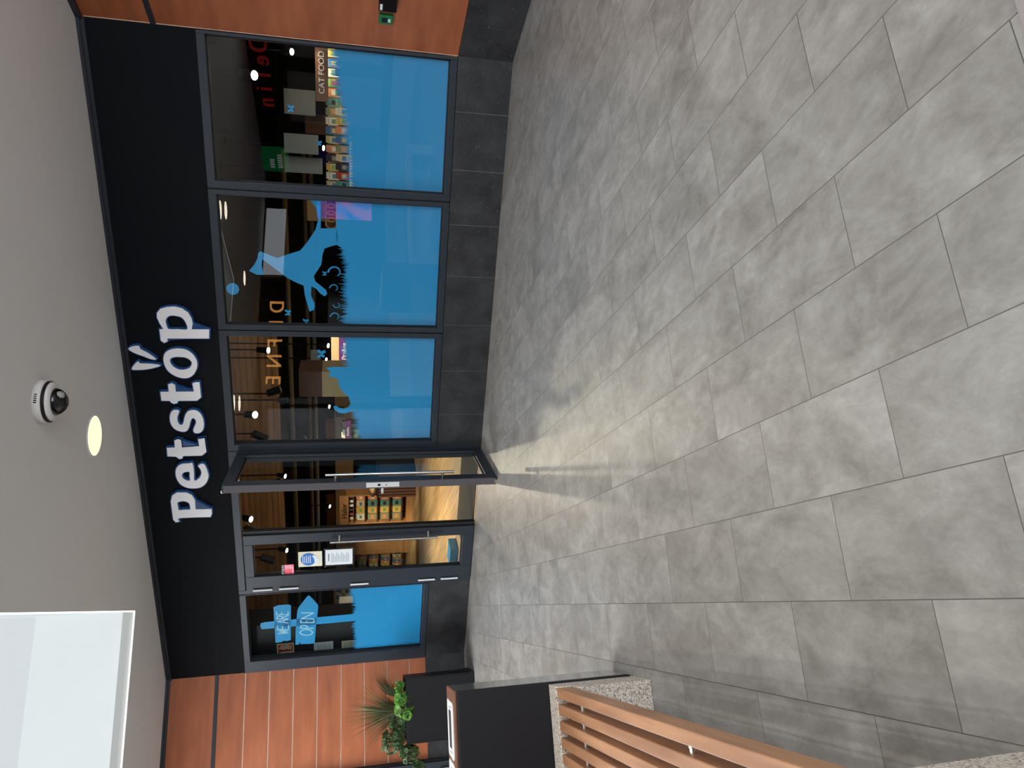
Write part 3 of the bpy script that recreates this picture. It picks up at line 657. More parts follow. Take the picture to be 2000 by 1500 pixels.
# t
TT = [(150, 545), (240, 541), (233, 462), (270, 445), (312, 455), (320, 540), (515, 525), (503, 447), (575, 435), (596, 590), (545, 632), (335, 636), (322, 665), (290, 670), (252, 642), (158, 638)]
sign_letter('letter', corner(AT(TT, **z2)), [], raw=True)
# s
sign_letter('letter', AT([(288, 125), (240, 115), (200, 140), (184, 200), (195, 270), (238, 330), (310, 360), (368, 355), (400, 310), (415, 245), (438, 210), (465, 218), (480, 260), (450, 335), (465, 375), (520, 374), (558, 335), (566, 255), (540, 175), (492, 128), (430, 118), (378, 143), (350, 200), (335, 268), (305, 287), (275, 255), (268, 200), (283, 155)], **z2), [])
# t
sign_letter('letter', corner(AT([(500, 1262), (612, 1260), (603, 1165), (650, 1145), (695, 1165), (706, 1260), (948, 1258), (928, 1150), (960, 1135), (1020, 1132), (1042, 1335), (985, 1378), (738, 1380), (722, 1412), (675, 1420), (640, 1400), (630, 1382), (515, 1378)], **z1)), [], raw=True)
# o with two ears
sign_letter('letter', AT([(765, 685), (860, 706), (940, 770), (985, 850), (988, 935), (945, 1025), (880, 1070), (800, 1078), (700, 1050), (610, 990), (560, 910), (542, 830), (560, 750), (620, 705), (690, 686)], **z1),
            [AT([(760, 795), (840, 805), (900, 840), (920, 885), (890, 940), (820, 965), (750, 963), (680, 930), (635, 875), (632, 825), (685, 797)], **z1)])
sign_letter('ear', AT([(75, 690), (130, 655), (215, 650), (235, 690), (340, 745), (445, 825), (380, 825), (270, 785), (150, 740)], **z1), [], sm=3)
sign_letter('ear', AT([(120, 960), (160, 890), (205, 855), (230, 882), (330, 885), (440, 895), (500, 912), (420, 940), (320, 960), (210, 968)], **z1), [], sm=3)
# p (last)
sign_letter('letter', corner(AT([(1150, 430), (1148, 550), (880, 550), (592, 550), (597, 588), (552, 608), (507, 578), (498, 500), (488, 430), (542, 425), (492, 350), (456, 270), (456, 210), (500, 155), (590, 130), (700, 125), (790, 150), (870, 205), (915, 280), (930, 350), (918, 430)], **z1)),
            [AT([(612, 425), (585, 380), (570, 320), (590, 270), (640, 245), (720, 250), (790, 275), (840, 340), (858, 427), (730, 427)], **z1)], raw=True)

# ================================================================ BENCH, BIN, PLANTER
bn = thing('bench', 'slatted brown wooden bench on a speckled granite block in the lower left', 'bench', (-.43, 3.611, 0), .0179)
# local: x 0 is the right edge, negative x to the left; local y 0 is the far end, negative towards the viewer
SLW, SP, NS, BL = .0435, .0705, 8, 2.45
gw = NS*SP+.0
for j, y0 in enumerate((-.228, -BL+.0)):
    g = MB().box(-gw, 0, y0, y0+.228, 0, .362)
    if j == 0: g.box(-gw, 0, -.135, 0, .362, .445)
    else: g.box(-gw, 0, y0, y0+.135, .362, .445)
    build('granite_block', g, T['granite'], bn, bevel=.004)
for i in range(NS):
    x = -.006-i*SP
    build('slat', MB().box(x-SLW, x, -BL+.14, -.138, .364, .443), T['slat'], bn, bevel=.004)
for y in (-.44, -1.485):
    for i in range(NS-1):
        x = -.006-i*SP-SLW
        build('spacer', MB().cyl((x+.004, y, .415), (x-SP+SLW-.004, y, .415), .009, n=12).cyl((x-.004, y, .415), (x-.010, y, .415), .012, n=12), T['chrome'], bn, shade=False)

bi = thing('litter_bin', 'tall black litter bin with wooden top rim and white slot plates behind the bench', 'litter bin', (-.422, 3.915, 0))
BW = 1.0; BD = .30
build('body', MB().box(-BW, 0, -BD+.035, 0, .02, .905), T['binside'], bi, bevel=.003)
build('recess', MB().box(-BW+.02, -.001, -BD+.02, -BD+.04, .02, .900), T['frame_dk'], bi)
for k in range(2):
    build('front_panel', MB().box(-BW/2*(k+1)+.002, -BW/2*k-.0, -BD-.002, -BD+.02, .012, .900), T['bin'], bi, bevel=.006)
build('top_rim', frame_mb(-BW, 0, 0, 0, 0, 0, 0, 0, 0, 0) if False else MB().box(-BW, 0, -BD+.02, 0, .900, .912), T['rimwood'], bi, bevel=.003)
for k in range(3):
    cx = -.186-k*.275
    p = build('slot_plate', sheet([smooth([(cx-.127, -.21), (cx-.06, -.225), (cx+.09, -.225), (cx+.125, -.205), (cx+.127, -.12), (cx+.125, -.035), (cx+.06, -.026), (cx-.06, -.026), (cx-.122, -.035), (cx-.127, -.12)], 4)], 0, .003), T['white'], bi)
    p.data.transform(Matrix(((1, 0, 0, 0), (0, 0, 1, 0), (0, -1, 0, .915), (0, 0, 0, 1))))
    p.data.flip_normals()
    build('slot', MB().box(cx-.085, cx+.085, -.158, -.09, .9155, .9165), T['frame_dk'], bi)
    mk = MB()
    for q in range(4): mk.box(cx+.098, cx+.102, -.17+q*.02, -.157+q*.02, .9155, .9162).box(cx-.104, cx-.10, -.17+q*.02, -.157+q*.02, .9155, .9162)
    build('lettering', mk, T['ink'], bi)

pl = thing('planter', 'square black metal planter with grasses and leafy plants in front of the timber wall', 'planter', (-1.15, 8.6, 0))
build('box', MB().box(-.34, -.325, 0, .46, .05, .785).box(.325, .34, 0, .46, .05, .785).box(-.325, .325, 0, .015, .05, .785).box(-.325, .325, .445, .46, .05, .785).box(-.325, .325, .015, .445, .05, .70), T['black'], pl, bevel=.003)
build('plinth', MB().box(-.352, .352, -.012, .47, 0, .055), T['black'], pl, bevel=.004)
build('seam', MB().box(-.2, -.197, -.0015, 0, .06, .69), T['frame_dk'], pl)
build('soil', MB().box(-.32, .32, .02, .44, .70, .74), T['soil'], pl)
def tuft(mb, base, n, ln, spread, droop, lean=(0, 0), wd=.006):
    for _ in range(n):
        a = random.uniform(0, 2*PI); sp_ = random.uniform(.1, 1)*spread; L_ = ln*random.uniform(.55, 1)
        dx, dy = math.cos(a)*sp_+lean[0], math.sin(a)*sp_*.7+lean[1]
        pts = []
        for k in range(7):
            t = k/6; pts.append((base[0]+dx*L_*t**1.3, base[1]+dy*L_*t**1.3, base[2]+L_*(t-droop*t*t*abs(sp_+abs(lean[0])))))
        w2 = wd*random.uniform(.6, 1.2)
        for k in range(6):
            p, q = pts[k], pts[k+1]; wa = w2*(1-k/6.5); wb = w2*(1-(k+1)/6.5)
            ux, uy = -math.sin(a), math.cos(a)
            mb.add([(p[0]-ux*wa, p[1]-uy*wa, p[2]), (p[0]+ux*wa, p[1]+uy*wa, p[2]), (q[0]+ux*wb, q[1]+uy*wb, q[2]), (q[0]-ux*wb, q[1]-uy*wb, q[2]), ((p[0]+q[0])/2, (p[1]+q[1])/2-.001, (p[2]+q[2])/2-.001)],
                   [(0, 1, 2, 3), (0, 4, 1), (2, 4, 3)])
    return mb
def grassy(label, base, n, ln, spread, droop, lean=(0, 0), m='grass', group=None):
    t = thing('ornamental_grass', label, 'plant', (pl.location[0]+base[0], pl.location[1]+base[1], .72), 0, group)
    build('blades', tuft(MB(), (0, 0, 0), n, ln, spread, droop, lean), T[m], t)
    build('pale_blades', tuft(MB(), (0, 0, 0), n//3, ln*.9, spread*1.1, droop*1.2, lean, .004), T['grass2'], t)
    return t
grassy('tall dark green grass fanning upward from the middle of the planter', (-.02, .22), 260, .85, .72, .5)
grassy('brownish grass arching over to the right edge of the planter', (.10, .24), 190, .98, .22, 1.15, (.42, 0))
grassy('thin grass drooping over the left part of the planter', (-.10, .2), 90, .75, .4, 1.1, (-.5, 0))
g = thing('ornamental_grass', 'pale spiky grass blades spilling over the front rim of the planter', 'plant', (-1.15, 8.6+.04, .72))
build('blades', tuft(MB(), (0, 0, 0), 26, .42, .5, 1.1, (0, -.55), .004), T['grass2'], g)
def ruffled(mb, c, R, nrm, cup=.35, n=16):
    nrm = Vector(nrm).normalized(); u = nrm.orthogonal().normalized(); v_ = nrm.cross(u); c = Vector(c); ph = random.uniform(0, 6)
    vs = [c-nrm*R*cup*.6]
    for ring, q in ((1, .55), (2, 1.0)):
        for k in range(n):
            t = 2*PI*k/n; rr_ = R*q*(1+.07*math.sin(5*t+ph)); z = R*cup*(q*q-.6)+R*.09*q*math.sin(4*t+ph*2)
            vs.append(c+u*math.cos(t)*rr_+v_*math.sin(t)*rr_+nrm*z)
    m_ = len(vs); vs += [p-nrm*.0025 for p in vs]
    fs = []
    for k in range(n):
        a_, b_ = 1+k, 1+(k+1) % n; c_, d_ = 1+n+k, 1+n+(k+1) % n
        fs += [(0, a_, b_), (a_, c_, d_, b_), (m_, m_+b_, m_+a_), (m_+a_, m_+b_, m_+d_, m_+c_), (c_, m_+c_, m_+d_, d_)]
    return mb.add(vs, fs)
def clump(label, c, n, r, m, leaf=.04, sx=1.0, sz=1.0):
    t = thing('leafy_plant', label, 'plant', (pl.location[0]+c[0], pl.location[1]+c[1], c[2]))
    mb = MB(); lf = MB()
    for k in range(n):
        a_ = random.uniform(0, 2*PI); q = random.uniform(.15, 1)*r
        p = (math.cos(a_)*q*sx, math.sin(a_)*q*.6, random.uniform(-.8, .9)*r*sz)
        ruffled(lf, p, leaf*random.uniform(.75, 1.2), (p[0]*3+random.uniform(-.2, .2), -r*1.2+p[1]*2, .7*r+p[2]*1.5), cup=.45)
        mb.tube([(0, 0, -r*sz*1.05), p], .0035, 5)
    build('leaves', lf, T[m], t, shade=True); build('stem', mb, T['grass'], t)
clump('bright green crinkled plant, nearest the right end of the front rim of the planter', (.13, .03, .83), 7, .07, 'leaf1', .058)
clump('bright green crinkled plant left of the other, below the tall grass', (-.0, .02, .81), 8, .075, 'leaf1', .058)
clump('small bright green cluster at the right corner of the planter', (.25, .08, .84), 5, .05, 'leaf1', .042)
clump('dark green bushy plant at the upper left of the planter', (-.30, .08, .93), 75, .13, 'leaf2', .026, 1.1, 1.0)
clump('dark green plant between the tall grass and the left bush', (-.14, .10, .87), 45, .095, 'leaf2', .026)
clump('dark green trailing plant hanging over the left side of the planter', (-.44, .03, .76), 60, .10, 'leaf2', .026, 1.0, 1.1)
clump('low tip of foliage trailing at the far left of the planter', (-.56, .02, .66), 22, .06, 'leaf2', .026)

# ================================================================ INSIDE THE SHOP
struct('floor_shop', MB().box(-20, 3, .0, 14, -.05, .004), T['oak'], shop=True)
struct('ceiling_shop', MB().box(-20, 3, .12, 14, 3.30, 3.38), T['inblack'], shop=True)
struct('wall_shop_back', MB().box(-20, 3, 14, 14.1, 0, 3.3), T['inblack'], shop=True)
struct('wall_shop_left', MB().box(-20.1, -20, 0, 14.1, 0, 3.3).box(-20, -6.62, .02, .12, 0, 3.3), T['inblack'], shop=True)
struct('wall_shop_right', MB().box(1.9, 2.0, .0, 14.1, 0, 3.3), T['greyp'], shop=True)
mt = build('doormat', MB().box(-5.40, -3.4, .06, 1.09, .004, .012), T['mat_'], None, F(0, 0, 0), -A); tag(mt, 'dark grey entrance mat inside the open shop doors', 'mat')
# pillar beside window 4 carrying the fire extinguisher sign
struct('wall_pillar', MB().box(-6.60, -6.10, .22, .5, .004, 3.3), T['inblack'], shop=True)
X0, X1, Z0, Z1 = rect(541, 1257, 574, 1281, .215)
t = sthing('extinguisher_sign', 'red and cream fire extinguisher sign on a black pillar behind the left window', 'sign', (X0+X1)/2, .22, (Z0+Z1)/2); hw, hh = (X1-X0)/2, (Z1-Z0)/2
build('plate', MB().box(-hw, hw, -.004, -.001, -hh, hh), T['lume'], t)
build('red_field', MB().box(-hw*.86, hw*.86, -.006, -.004, -hh*.88, hh*.88), T['red'], t)
build('symbol', sheet([smooth([(-.066, -.09), (-.03, -.09), (-.03, .03), (-.036, .06), (-.048, .075), (-.062, .06), (-.067, .03)], 3), [(-.055, -.02), (-.043, -.02), (-.043, 0), (-.055, 0)]], -.008, -.006), T['lume'], t)
fl = MB()
for k in range(4): strokes(fl, [[(.005+k*.018, -.07+k*.0), (.02+k*.018, -.02), (.01+k*.018, .02), (.03+k*.014, .075-k*.01)]], .008, -.008, -.006)
build('flames', fl, T['lume'], t)
for q, lab in (((613, 1254, 651, 1277), 'white printed sheet on the black pillar behind the left window, upper one'), ((667, 1251, 698, 1271), 'cream printed sheet half hidden by the blue grass film, lower one')):
    X0, X1, Z0, Z1 = rect(*q, .215); t = sthing('notice', lab, 'notice', (X0+X1)/2, .22, (Z0+Z1)/2); hw, hh = (X1-X0)/2, (Z1-Z0)/2
    build('sheet', MB().box(-hw, hw, -.003, -.001, -hh, hh), T['paper'] if 'white' in lab else T['cream'], t)
    mk = MB()
    for k in range(7): mk.box(-hw*.8, hw*.7-.01*(k % 3), -.0045, -.003, hh*.55-k*hh*.2, hh*.55-k*hh*.2+.005)
    build('print_lines', mk, T['ink'], t)

# plank bulkhead across the shop
BY = 4.5
BX1 = at(500, 645, 4.5)[0]
zb = at(549, 865, BY)[1]; zt = 3.30
bm = MB(); z = zb
while z < zt-.02:
    z2_ = min(z+.098, zt); bm.box(-12, BX1, BY, BY+.03, z, z2_-.006); z = z2_
struct('wall_bulkhead', bm, T['inwood'], shop=True)
struct('trim_12', MB().box(-12, BX1, BY+.03, BY+.2, zb, 3.3), T['inblack'], shop=True)
# dark service runs over the rear sales floor
def run(px, Y, r, m, label, x0=-15, x1=-1.5):
    z = at(px, 1000, Y)[1]; t = sthing('ceiling_pipe', label, 'pipe', 0, Y, z)
    build('pipe', MB().cyl((x0, 0, 0), (x1, 0, 0), r, n=10), T[m], t)
    x = x0+.5
    while x < x1: build('hanger', MB().box(x, x+.02, -.01, .01, r, 3.3-z), T['inblack'], t); x += 2.5
run(578, 8.0, .05, 'pipe', 'olive grey pipe along the shop ceiling, highest of the three')
run(610, 9.5, .045, 'pipe', 'pale pipe along the shop ceiling, middle of the three')
run(621, 11, .05, 'greyp', 'grey pipe along the shop ceiling, lowest of the three')
# timber header and pale shelf headers at the back of the sales floor
def slab(name, q, Y, dep, m, label, cat, group=None, sign=None, sm='white', ts=.5, bevel=0):
    X0, X1, Z0, Z1 = rect(*q, Y); hw, hh = (X1-X0)/2, (Z1-Z0)/2
    t = sthing(name, label, cat, (X0+X1)/2, Y, (Z0+Z1)/2, group)
    build('board', MB().box(-hw, hw, 0, dep, -hh, hh), T[m] if isinstance(m, str) else m, t, bevel=bevel)
    if sign:
        tm = text_mb(sign, hh*2*ts, -.012, 0); xs = [v[0] for v in tm.v]; k = min(1.0, hw*1.8/max(1e-6, max(xs)-min(xs)))
        build('lettering', MB().add([(x*k, y, z_) for x, y, z_ in tm.v], tm.f), T[sm], t)
    return t, hw, hh
slab('header_board', (640, 968, 655, 1290), 11.8, .1, 'brown', 'long brown header board on the rear wall of the shop', 'board')
slab('display_wall', (655, 700, 690, 1110), 12.2, .1, 'beige', 'pale shelf wall along the rear of the shop', 'shelf')

# product stock
def pack(w_, d_, h_, m, seed=0):
    r = random.Random(seed); mb = MB()
    n = 4; vs = []
    prof = [(1, 0), (1.06, .12), (1.04, .7), (.96, .86), (.92, .9), (.99, 1)]
    for s_, z in prof:
        dd_ = d_*(1.0 if z < .8 else (.55 if z < .95 else .12))
        for sx, sy in ((-1, -1), (1, -1), (1, 1), (-1, 1)): vs.append((sx*w_/2*s_*r.uniform(.95, 1.03), sy*dd_/2*s_, z*h_))
    fs = [(0, 3, 2, 1), (20, 21, 22, 23)]
    for k in range(5):
        for i in range(4): fs.append((k*4+i, k*4+(i+1) % 4, k*4+4+(i+1) % 4, k*4+4+i))
    return mb.add(vs, fs)
COLN = ('orange', 'sand', 'teal', 'yellow', 'olive', 'red', 'cream', 'blue', 'dark', 'lime')
_proto = {}
ORD = ('first', 'second', 'third', 'fourth', 'fifth', 'sixth', 'seventh', 'eighth', 'ninth', 'tenth', 'eleventh', 'twelfth', 'thirteenth', 'fourteenth', 'fifteenth')
def product(X, Y, Z, w_, h_, ci, where, group, d_=.12):
    key = (round(w_, 2), round(h_, 2), ci)
    if key not in _proto:
        t = sthing('pet_food_bag', '', 'bag', 0, 0, 0)
        b = build('pouch', pack(w_, d_, h_, 0, ci), PRODUCT[ci], t)
        build('label_print', MB().box(-w_*.3, w_*.3, -d_*.5-.006, -d_*.5-.002, h_*.25, h_*.55), PRODUCT[(ci+6) % 10], t)
        _proto[key] = t
        t['used'] = 0
    p = _proto[key]
    if p['used'] == 0: t = p; p['used'] = 1
    else: t = copy_tree(p)
    t.location = F(X, Y, Z); t['label'] = '%s pet food bag %s' % (COLN[ci], where); t['group'] = group
    return t
# free-standing wooden display with four shelves of bags
DY = 7.0
X0, X1, Z0, Z1 = rect(663, 966, 806, 1023, DY); Z0 = .004; hw = (X1-X0)/2
t = sthing('display_rack', 'wooden display rack filled with pet food bags seen through the open doors', 'rack', (X0+X1)/2, DY, Z0); HH = Z1-Z0
RX, RZ = (X0+X1)/2, Z0
build('side_panel', MB().box(-hw, -hw+.05, 0, .45, 0, HH-.14), T['inwood2'], t); build('side_panel', MB().box(hw-.03, hw, 0, .45, 0, HH-.14), T['inwood2'], t)
build('back_panel', MB().box(-hw, hw, .42, .45, 0, HH-.14), T['inwood2'], t)
build('base', MB().box(-hw, hw, -.02, .45, 0, .14), T['inwood2'], t)
sb = build('sign_board', MB().box(-hw, hw, -.02, .02, HH-.20, HH), T['inwood2'], t, bevel=.005)
tm = text_mb('Halor', .17, -.03, -.02); build('lettering', MB().add([(x, y, z+HH-.11) for x, y, z in tm.v], tm.f), T['black'], sb)
zs = [at(p, 1000, DY)[1]-RZ for p in (782.5, 758.5, 735, 711)]
for z in zs: build('shelf', MB().box(-hw+.05, hw-.03, .0, .42, z-.03, z-.01), T['brown'], t)
row = [[4, 3, 2, 0], [4, 3, 2, 0], [4, 3, 2, 0], [6, 3, 1, 0]]
lv = ('bottom', 'second', 'third', 'top'); pos_ = ('far left', 'left of centre', 'right of centre', 'far right')
for k, z in enumerate(zs):
    hmax = min(.24, (zs[k+1]-.04-z if k < 3 else HH-.34-z))
    for i in range(4):
        x = -hw+.05+(i+.5)*(2*hw-.08)/4
        product(RX+x, DY+.16, RZ+z-.009, (2*hw-.1)/4*.9, hmax, row[k][i], 'on the %s shelf of the wooden rack, %s' % (lv[k], pos_[i]), 'bags on the wooden rack')
for k in range(6):
    x = -hw+.07+k*(2*hw-.1)/6+.03
    t2 = sthing('tin', '%s tin from the left in the row under the sign board of the rack' % ORD[k], 'tin', RX+x, DY+.12, RZ+HH-.30+.0, 'tins on the wooden rack')
    build('can', MB().cyl((0, 0, 0), (0, 0, .085), .035, n=12), PRODUCT[(6, 5, 8, 6, 6, 8)[k]], t2); build('lid', MB().cyl((0, 0, .085), (0, 0, .088), .033, n=12), T['steel'], t2)
build('shelf', MB().box(-hw+.05, hw-.03, .0, .42, HH-.32, HH-.30), T['brown'], t)
# slatted dark crates to the right of the rack
def crate(q, Y, dep, label):
    X0, X1, Z0, Z1 = rect(*q, Y); hw, hh = (X1-X0)/2, max(.1, Z1)
    t = sthing('slatted_counter', label, 'counter', (X0+X1)/2, Y, .004)
    build('core', MB().box(-hw+.01, hw-.01, .02, dep, 0, hh-.02), T['inblack'], t)
    n = max(4, int(hw*2/.07)); mb = MB()
    for k in range(n): x = -hw+(k+.2)*2*hw/n; mb.box(x, x+hw/n*1.1, 0, .02, 0, hh)
    build('slats', mb, T['brown'], t)
    build('top', MB().box(-hw, hw, -.01, dep, hh-.02, hh+.01), T['inblack'], t)
    return t, (X0+X1)/2, hh
_, _, CTOP = crate((738, 925, 812, 972), 6.4, .7, 'low dark counter with brown upright slats right of the wooden rack')
crate((716, 925, 786, 962), 8.2, .5, 'taller dark slatted counter behind the low one beside the rack')
for k, (px, py, yy) in enumerate(((764, 946, 6.66), (768, 953, 6.9))):
    X, Z = at(px, py, yy)
    t2 = sthing('paper_sack', ('tan crumpled paper sack lying on the low slatted counter', 'brown paper sack on the slatted counter behind the tan one')[k], 'sack', X, yy-.1, CTOP+.018)
    build('sack', MB().blob((0, 0, .075), .14, 1.0, .62, .53, n=14, jit=.1), T['beige'] if k == 0 else T['brown'], t2)
    build('tie', MB().cyl((.09, 0, .11), (.13, 0, .16), .018, n=8), T['beige'], t2)
def bush(px, py, Y, r, label):
    X, Z = at(px, py, Y); t2 = sthing('potted_plant', label, 'plant', X, Y, Z-r)
    mb = MB()
    for _ in range(40):
        a = random.uniform(0, 2*PI); b = random.uniform(.1, 1.2); q = r*random.uniform(.6, 1.1)
        e_ = (q*math.cos(a)*math.sin(b), q*math.sin(a)*math.sin(b), r*.6+q*math.cos(b)); mb.blob(e_, r*.22, 1, 1, .5, n=6, jit=.2)
    build('foliage', mb, T['leaf1'], t2); build('pot', MB().lathe([(r*.35, 0), (r*.5, r*.7), (.001, r*.7)], n=14), T['black'], t2)
bush(722, 958, 8.0, .14, 'green leafy plant standing on the tall slatted counter')
bush(690, 962, 8.6, .14, 'dark potted plant behind the sign of the wooden rack')
# shelves seen through the left door leaf
WY = 7.6
X0, X1, Z0, Z1 = rect(690, 1054, 795, 1082, WY)
t = sthing('wood_cabinet', 'brown wooden cabinet seen through the left door glass', 'cabinet', (X0+X1)/2, WY, .004); hw = (X1-X0)/2
build('body', MB().box(-hw, hw, 0, .6, 0, Z1), T['inwood2'], t, bevel=.01)
build('door', MB().box(-hw+.04, -.02, -.02, 0, .12, Z1-.08), T['inwood2'], t, bevel=.006); build('door', MB().box(.02, hw-.04, -.02, 0, .12, Z1-.08), T['inwood2'], t, bevel=.006)
X0, X1, Z0, Z1 = rect(668, 1084, 776, 1112, 7.9); hw = (X1-X0)/2; RX2 = (X0+X1)/2
t = sthing('toy_shelf', 'shelf of small colourful goods seen through the left door glass', 'shelf', RX2, 7.9, .004)
build('back_panel', MB().box(-hw, hw, .35, .38, 0, Z1), T['beige'], t)
zz = [.15+(Z1-.15)*k/5 for k in range(5)]
for z in zz: build('shelf', MB().box(-hw, hw, 0, .35, z-.02, z), T['inwood2'], t)
for k, z in enumerate(zz):
    for i in range(5):
        ci = (k*3+i*7) % 10
        product(RX2-hw+(i+.5)*2*hw/5, 8.05, z+.004, 2*hw/5*.8, (Z1-.15)/5*.7, ci, '%s shelf up, %s along, behind the left door glass' % (ORD[k], ORD[i]), 'goods on the shelf behind the left door')
mt2 = build('floor_box', MB().box(-.14, .14, 0, .25, 0, .1), T['film'], None, F(*at(895, 1090, .9)[:1], .9, .004), -A); tag(mt2, 'small blue box on the shop floor behind the left door leaf', 'box')

# window 3 goods: wrapped pillar, purple signs, black track gear
X0, X1, Z0, Z1 = rect(584, 726, 629, 775, 1.9)
_, _, _, _ = X0, X1, Z0, Z1
struct('wall_column', MB().box(X0, X1, 1.9, 2.3, Z0, Z1), T['brown'], shop=True)
struct('wall_column_base', MB().box(X0, X1, 1.9, 2.3, .004, Z0), T['beige'], shop=True)
slab('purple_sign', (662, 655, 683, 716), 3.2, .03, 'purple', 'purple sign with pale lettering above the goods, behind the right part of the cat window', 'sign', sign='Proline', sm='paper', ts=.6)
slab('shelf_header', (647, 655, 662, 716), 3.25, .04, 'beige', 'beige shelf header over the purple sign', 'sign')
slab('purple_sign', (674, 822, 685, 862), 3.2, .03, 'purple', 'small purple sign behind the left part of the cat window', 'sign', sign='Smölke', sm='paper', ts=.6)
slab('display_board', (607, 685, 626, 716), 2.4, .04, 'greyp', 'pale grey board hanging left of the purple sign', 'board')
slab('dark_cabinet', (655, 815, 672, 862), 3.6, .4, 'inblack', 'black cabinet above the small purple sign', 'cabinet')
slab('goods_wall', (636, 822, 655, 866), 6.5, .1, 'brown', 'brown goods wall left of the column, behind the cat window', 'board')
for k, (px, py, ci) in enumerate(((700, 668, 8), (700, 680, 5), (702, 692, 6), (700, 704, 5), (701, 715, 7), (702, 832, 8), (703, 842, 2), (700, 853, 6), (706, 862, 4))):
    X, Z = at(px, py, 3.3); product(X, 3.3+.09*(k % 2), Z, .10, .26, ci, 'behind the cat window grass, %s from the right' % ORD[k], 'bags behind the cat window')
# window 1 goods: CAT FOOD header with toys and bags below
t, hw, hh = slab('cat_food_header', (616, 84, 641, 198), 2.6, .05, 'brown', 'brown shelf header reading CAT FOOD behind the right window', 'sign', sign='CAT FOOD', sm='white', ts=.62)
slab('wall_panel', (555, 175, 616, 224), 3.2, .05, 'greyp', 'grey panel above the cat food header, right one', 'panel')
slab('wall_panel', (555, 262, 622, 300), 3.2, .05, 'greyp', 'grey panel behind the middle of the right window', 'panel')
slab('wall_panel', (556, 307, 630, 338), 3.4, .05, 'greyp', 'grey panel behind the left part of the right window', 'panel')
slab('display_wall', (640, 90, 700, 372), 3.4, .06, 'beige', 'beige back wall of the goods behind the right window', 'panel')
slab('brown_panel', (596, 224, 638, 262), 3.6, .05, 'brown', 'brown panel between the grey panels behind the right window', 'panel')
slab('green_sign', (640, 262, 652, 300), 2.9, .03, 'green', 'green shelf sign behind the grass of the right window', 'sign')
r = random.Random(3); n = 0
rows1 = [(682, 15), (662, 15)]
for j, (pxl, cnt) in enumerate(rows1):
    Y = 2.7+.18*(j)
    z = at(pxl, 230, Y)[1]
    bx0, bx1 = at(pxl, 370, Y)[0], at(pxl, 95, Y)[0]
    tt = sthing('goods_shelf', ('long white shelf of goods behind the right window, lower one', 'long white shelf of goods behind the right window, upper one')[j], 'shelf', (bx0+bx1)/2, Y, z-.02)
    build('board', MB().box(-(bx1-bx0)/2, (bx1-bx0)/2, -.1, .3, -.01, .01), T['white'], tt)
    build('price_rail', MB().box(-(bx1-bx0)/2, (bx1-bx0)/2, -.115, -.1, -.025, .015), T['white'], tt)
    for i in range(cnt):
        x = bx0+(i+.5)*(bx1-bx0)/cnt
        product(x, Y+.03, z-.009, (bx1-bx0)/cnt*.8, .17, (1, 6, 3, 8, 0, 1, 7, 6, 4, 2, 0, 9, 6, 7, 3)[i] if j else (i*3+2) % 10, 'on the %s shelf, right window, %s from left' % ('upper' if j else 'lower', ORD[i]), 'goods behind the right window')
# window 2 goods
slab('wall_frames', (600, 388, 652, 432), 5, .05, 'beige', 'beige board behind the dog window', 'board')
for k in range(4):
    X, Z = at(647, 395+k*13.5, 4.9); t2 = sthing('octagon_frame', '%s octagonal pale frame from the right in the row behind the dog window' % ORD[k], 'frame', X, 4.9, Z, 'octagonal frames behind the dog window')
    o1 = [(.1*math.cos(PI/8+PI/4*q), .1*math.sin(PI/8+PI/4*q)) for q in range(8)]; o2 = [(x*.72, z*.72) for x, z in o1]
    build('ring', sheet([o1, o2], -.03, 0), T['beige'], t2); build('inner_panel', sheet([o2], -.01, 0), T['brown'], t2)
# window 4 goods
slab('display_wall', (652, 1148, 690, 1178), 3.5, .1, 'beige', 'lit cream display of goods behind the signpost window', 'display')
for i in range(4):
    X, Z = at(680, 1150+i*7, 3.4); product(X, 3.4, Z, .1, .2, (7, 6, 7, 1)[i], 'behind the signpost window grass, %s from the right' % ORD[i], 'goods behind the signpost window')
slab('wood_post', (615, 1222, 690, 1234), 1.6, .1, 'inwood2', 'narrow timber post right of the notices behind the signpost window', 'post')
slab('wood_post', (615, 1240, 690, 1247), 1.6, .1, 'brown', 'narrow dark timber post beside the notices behind the signpost window', 'post')
slab('grey_cabinet', (662, 1190, 690, 1208), 2.2, .3, 'greyp', 'grey cabinet top behind the signpost window', 'cabinet')

# ---- spotlights
def spot(px, py, Y, aim, label, lit=True, sc_=1.0, W=0, beam=None):
    X, Z = at(px, py, Y); t = sthing('track_spotlight', label, 'spotlight', X, Y, Z)
    d = Vector(aim).normalized(); Lb = .17*sc_; r = .05*sc_
    p0 = Vector((0, 0, 0)); p1 = p0-d*Lb
    build('body', MB().cyl(p0, p1, r, r*.9, n=20), T['black'], t)
    build('arm', MB().box(p1.x-.008, p1.x+.008, p1.y-.008, p1.y+.008, p1.z-.01, 3.3-Z).box(p1.x-.06, p1.x+.06, p1.y-.02, p1.y+.02, 3.3-Z-.03, 3.3-Z), T['black'], t)
    build('bulb', MB().cyl(p0+d*.001, p0+d*.004, r*.86, n=20), T['bulb'] if lit else T['greyp'], t)
    if W:
        l = bpy.data.lights.new('spot_lamp', 'SPOT'); l.energy = SPOT_W*W; l.color = (1, .84, .62); l.spot_size = beam[3] if beam and len(beam) > 3 else 1.5; l.spot_blend = .8; l.shadow_soft_size = .04
        lo = bpy.data.objects.new('lamp', l); C.objects.link(lo); lo.parent = t; lo.location = p0+d*.03; lo.rotation_euler = Vector(beam[:3] if beam else aim).to_track_quat('-Z', 'Y').to_euler()
    return t
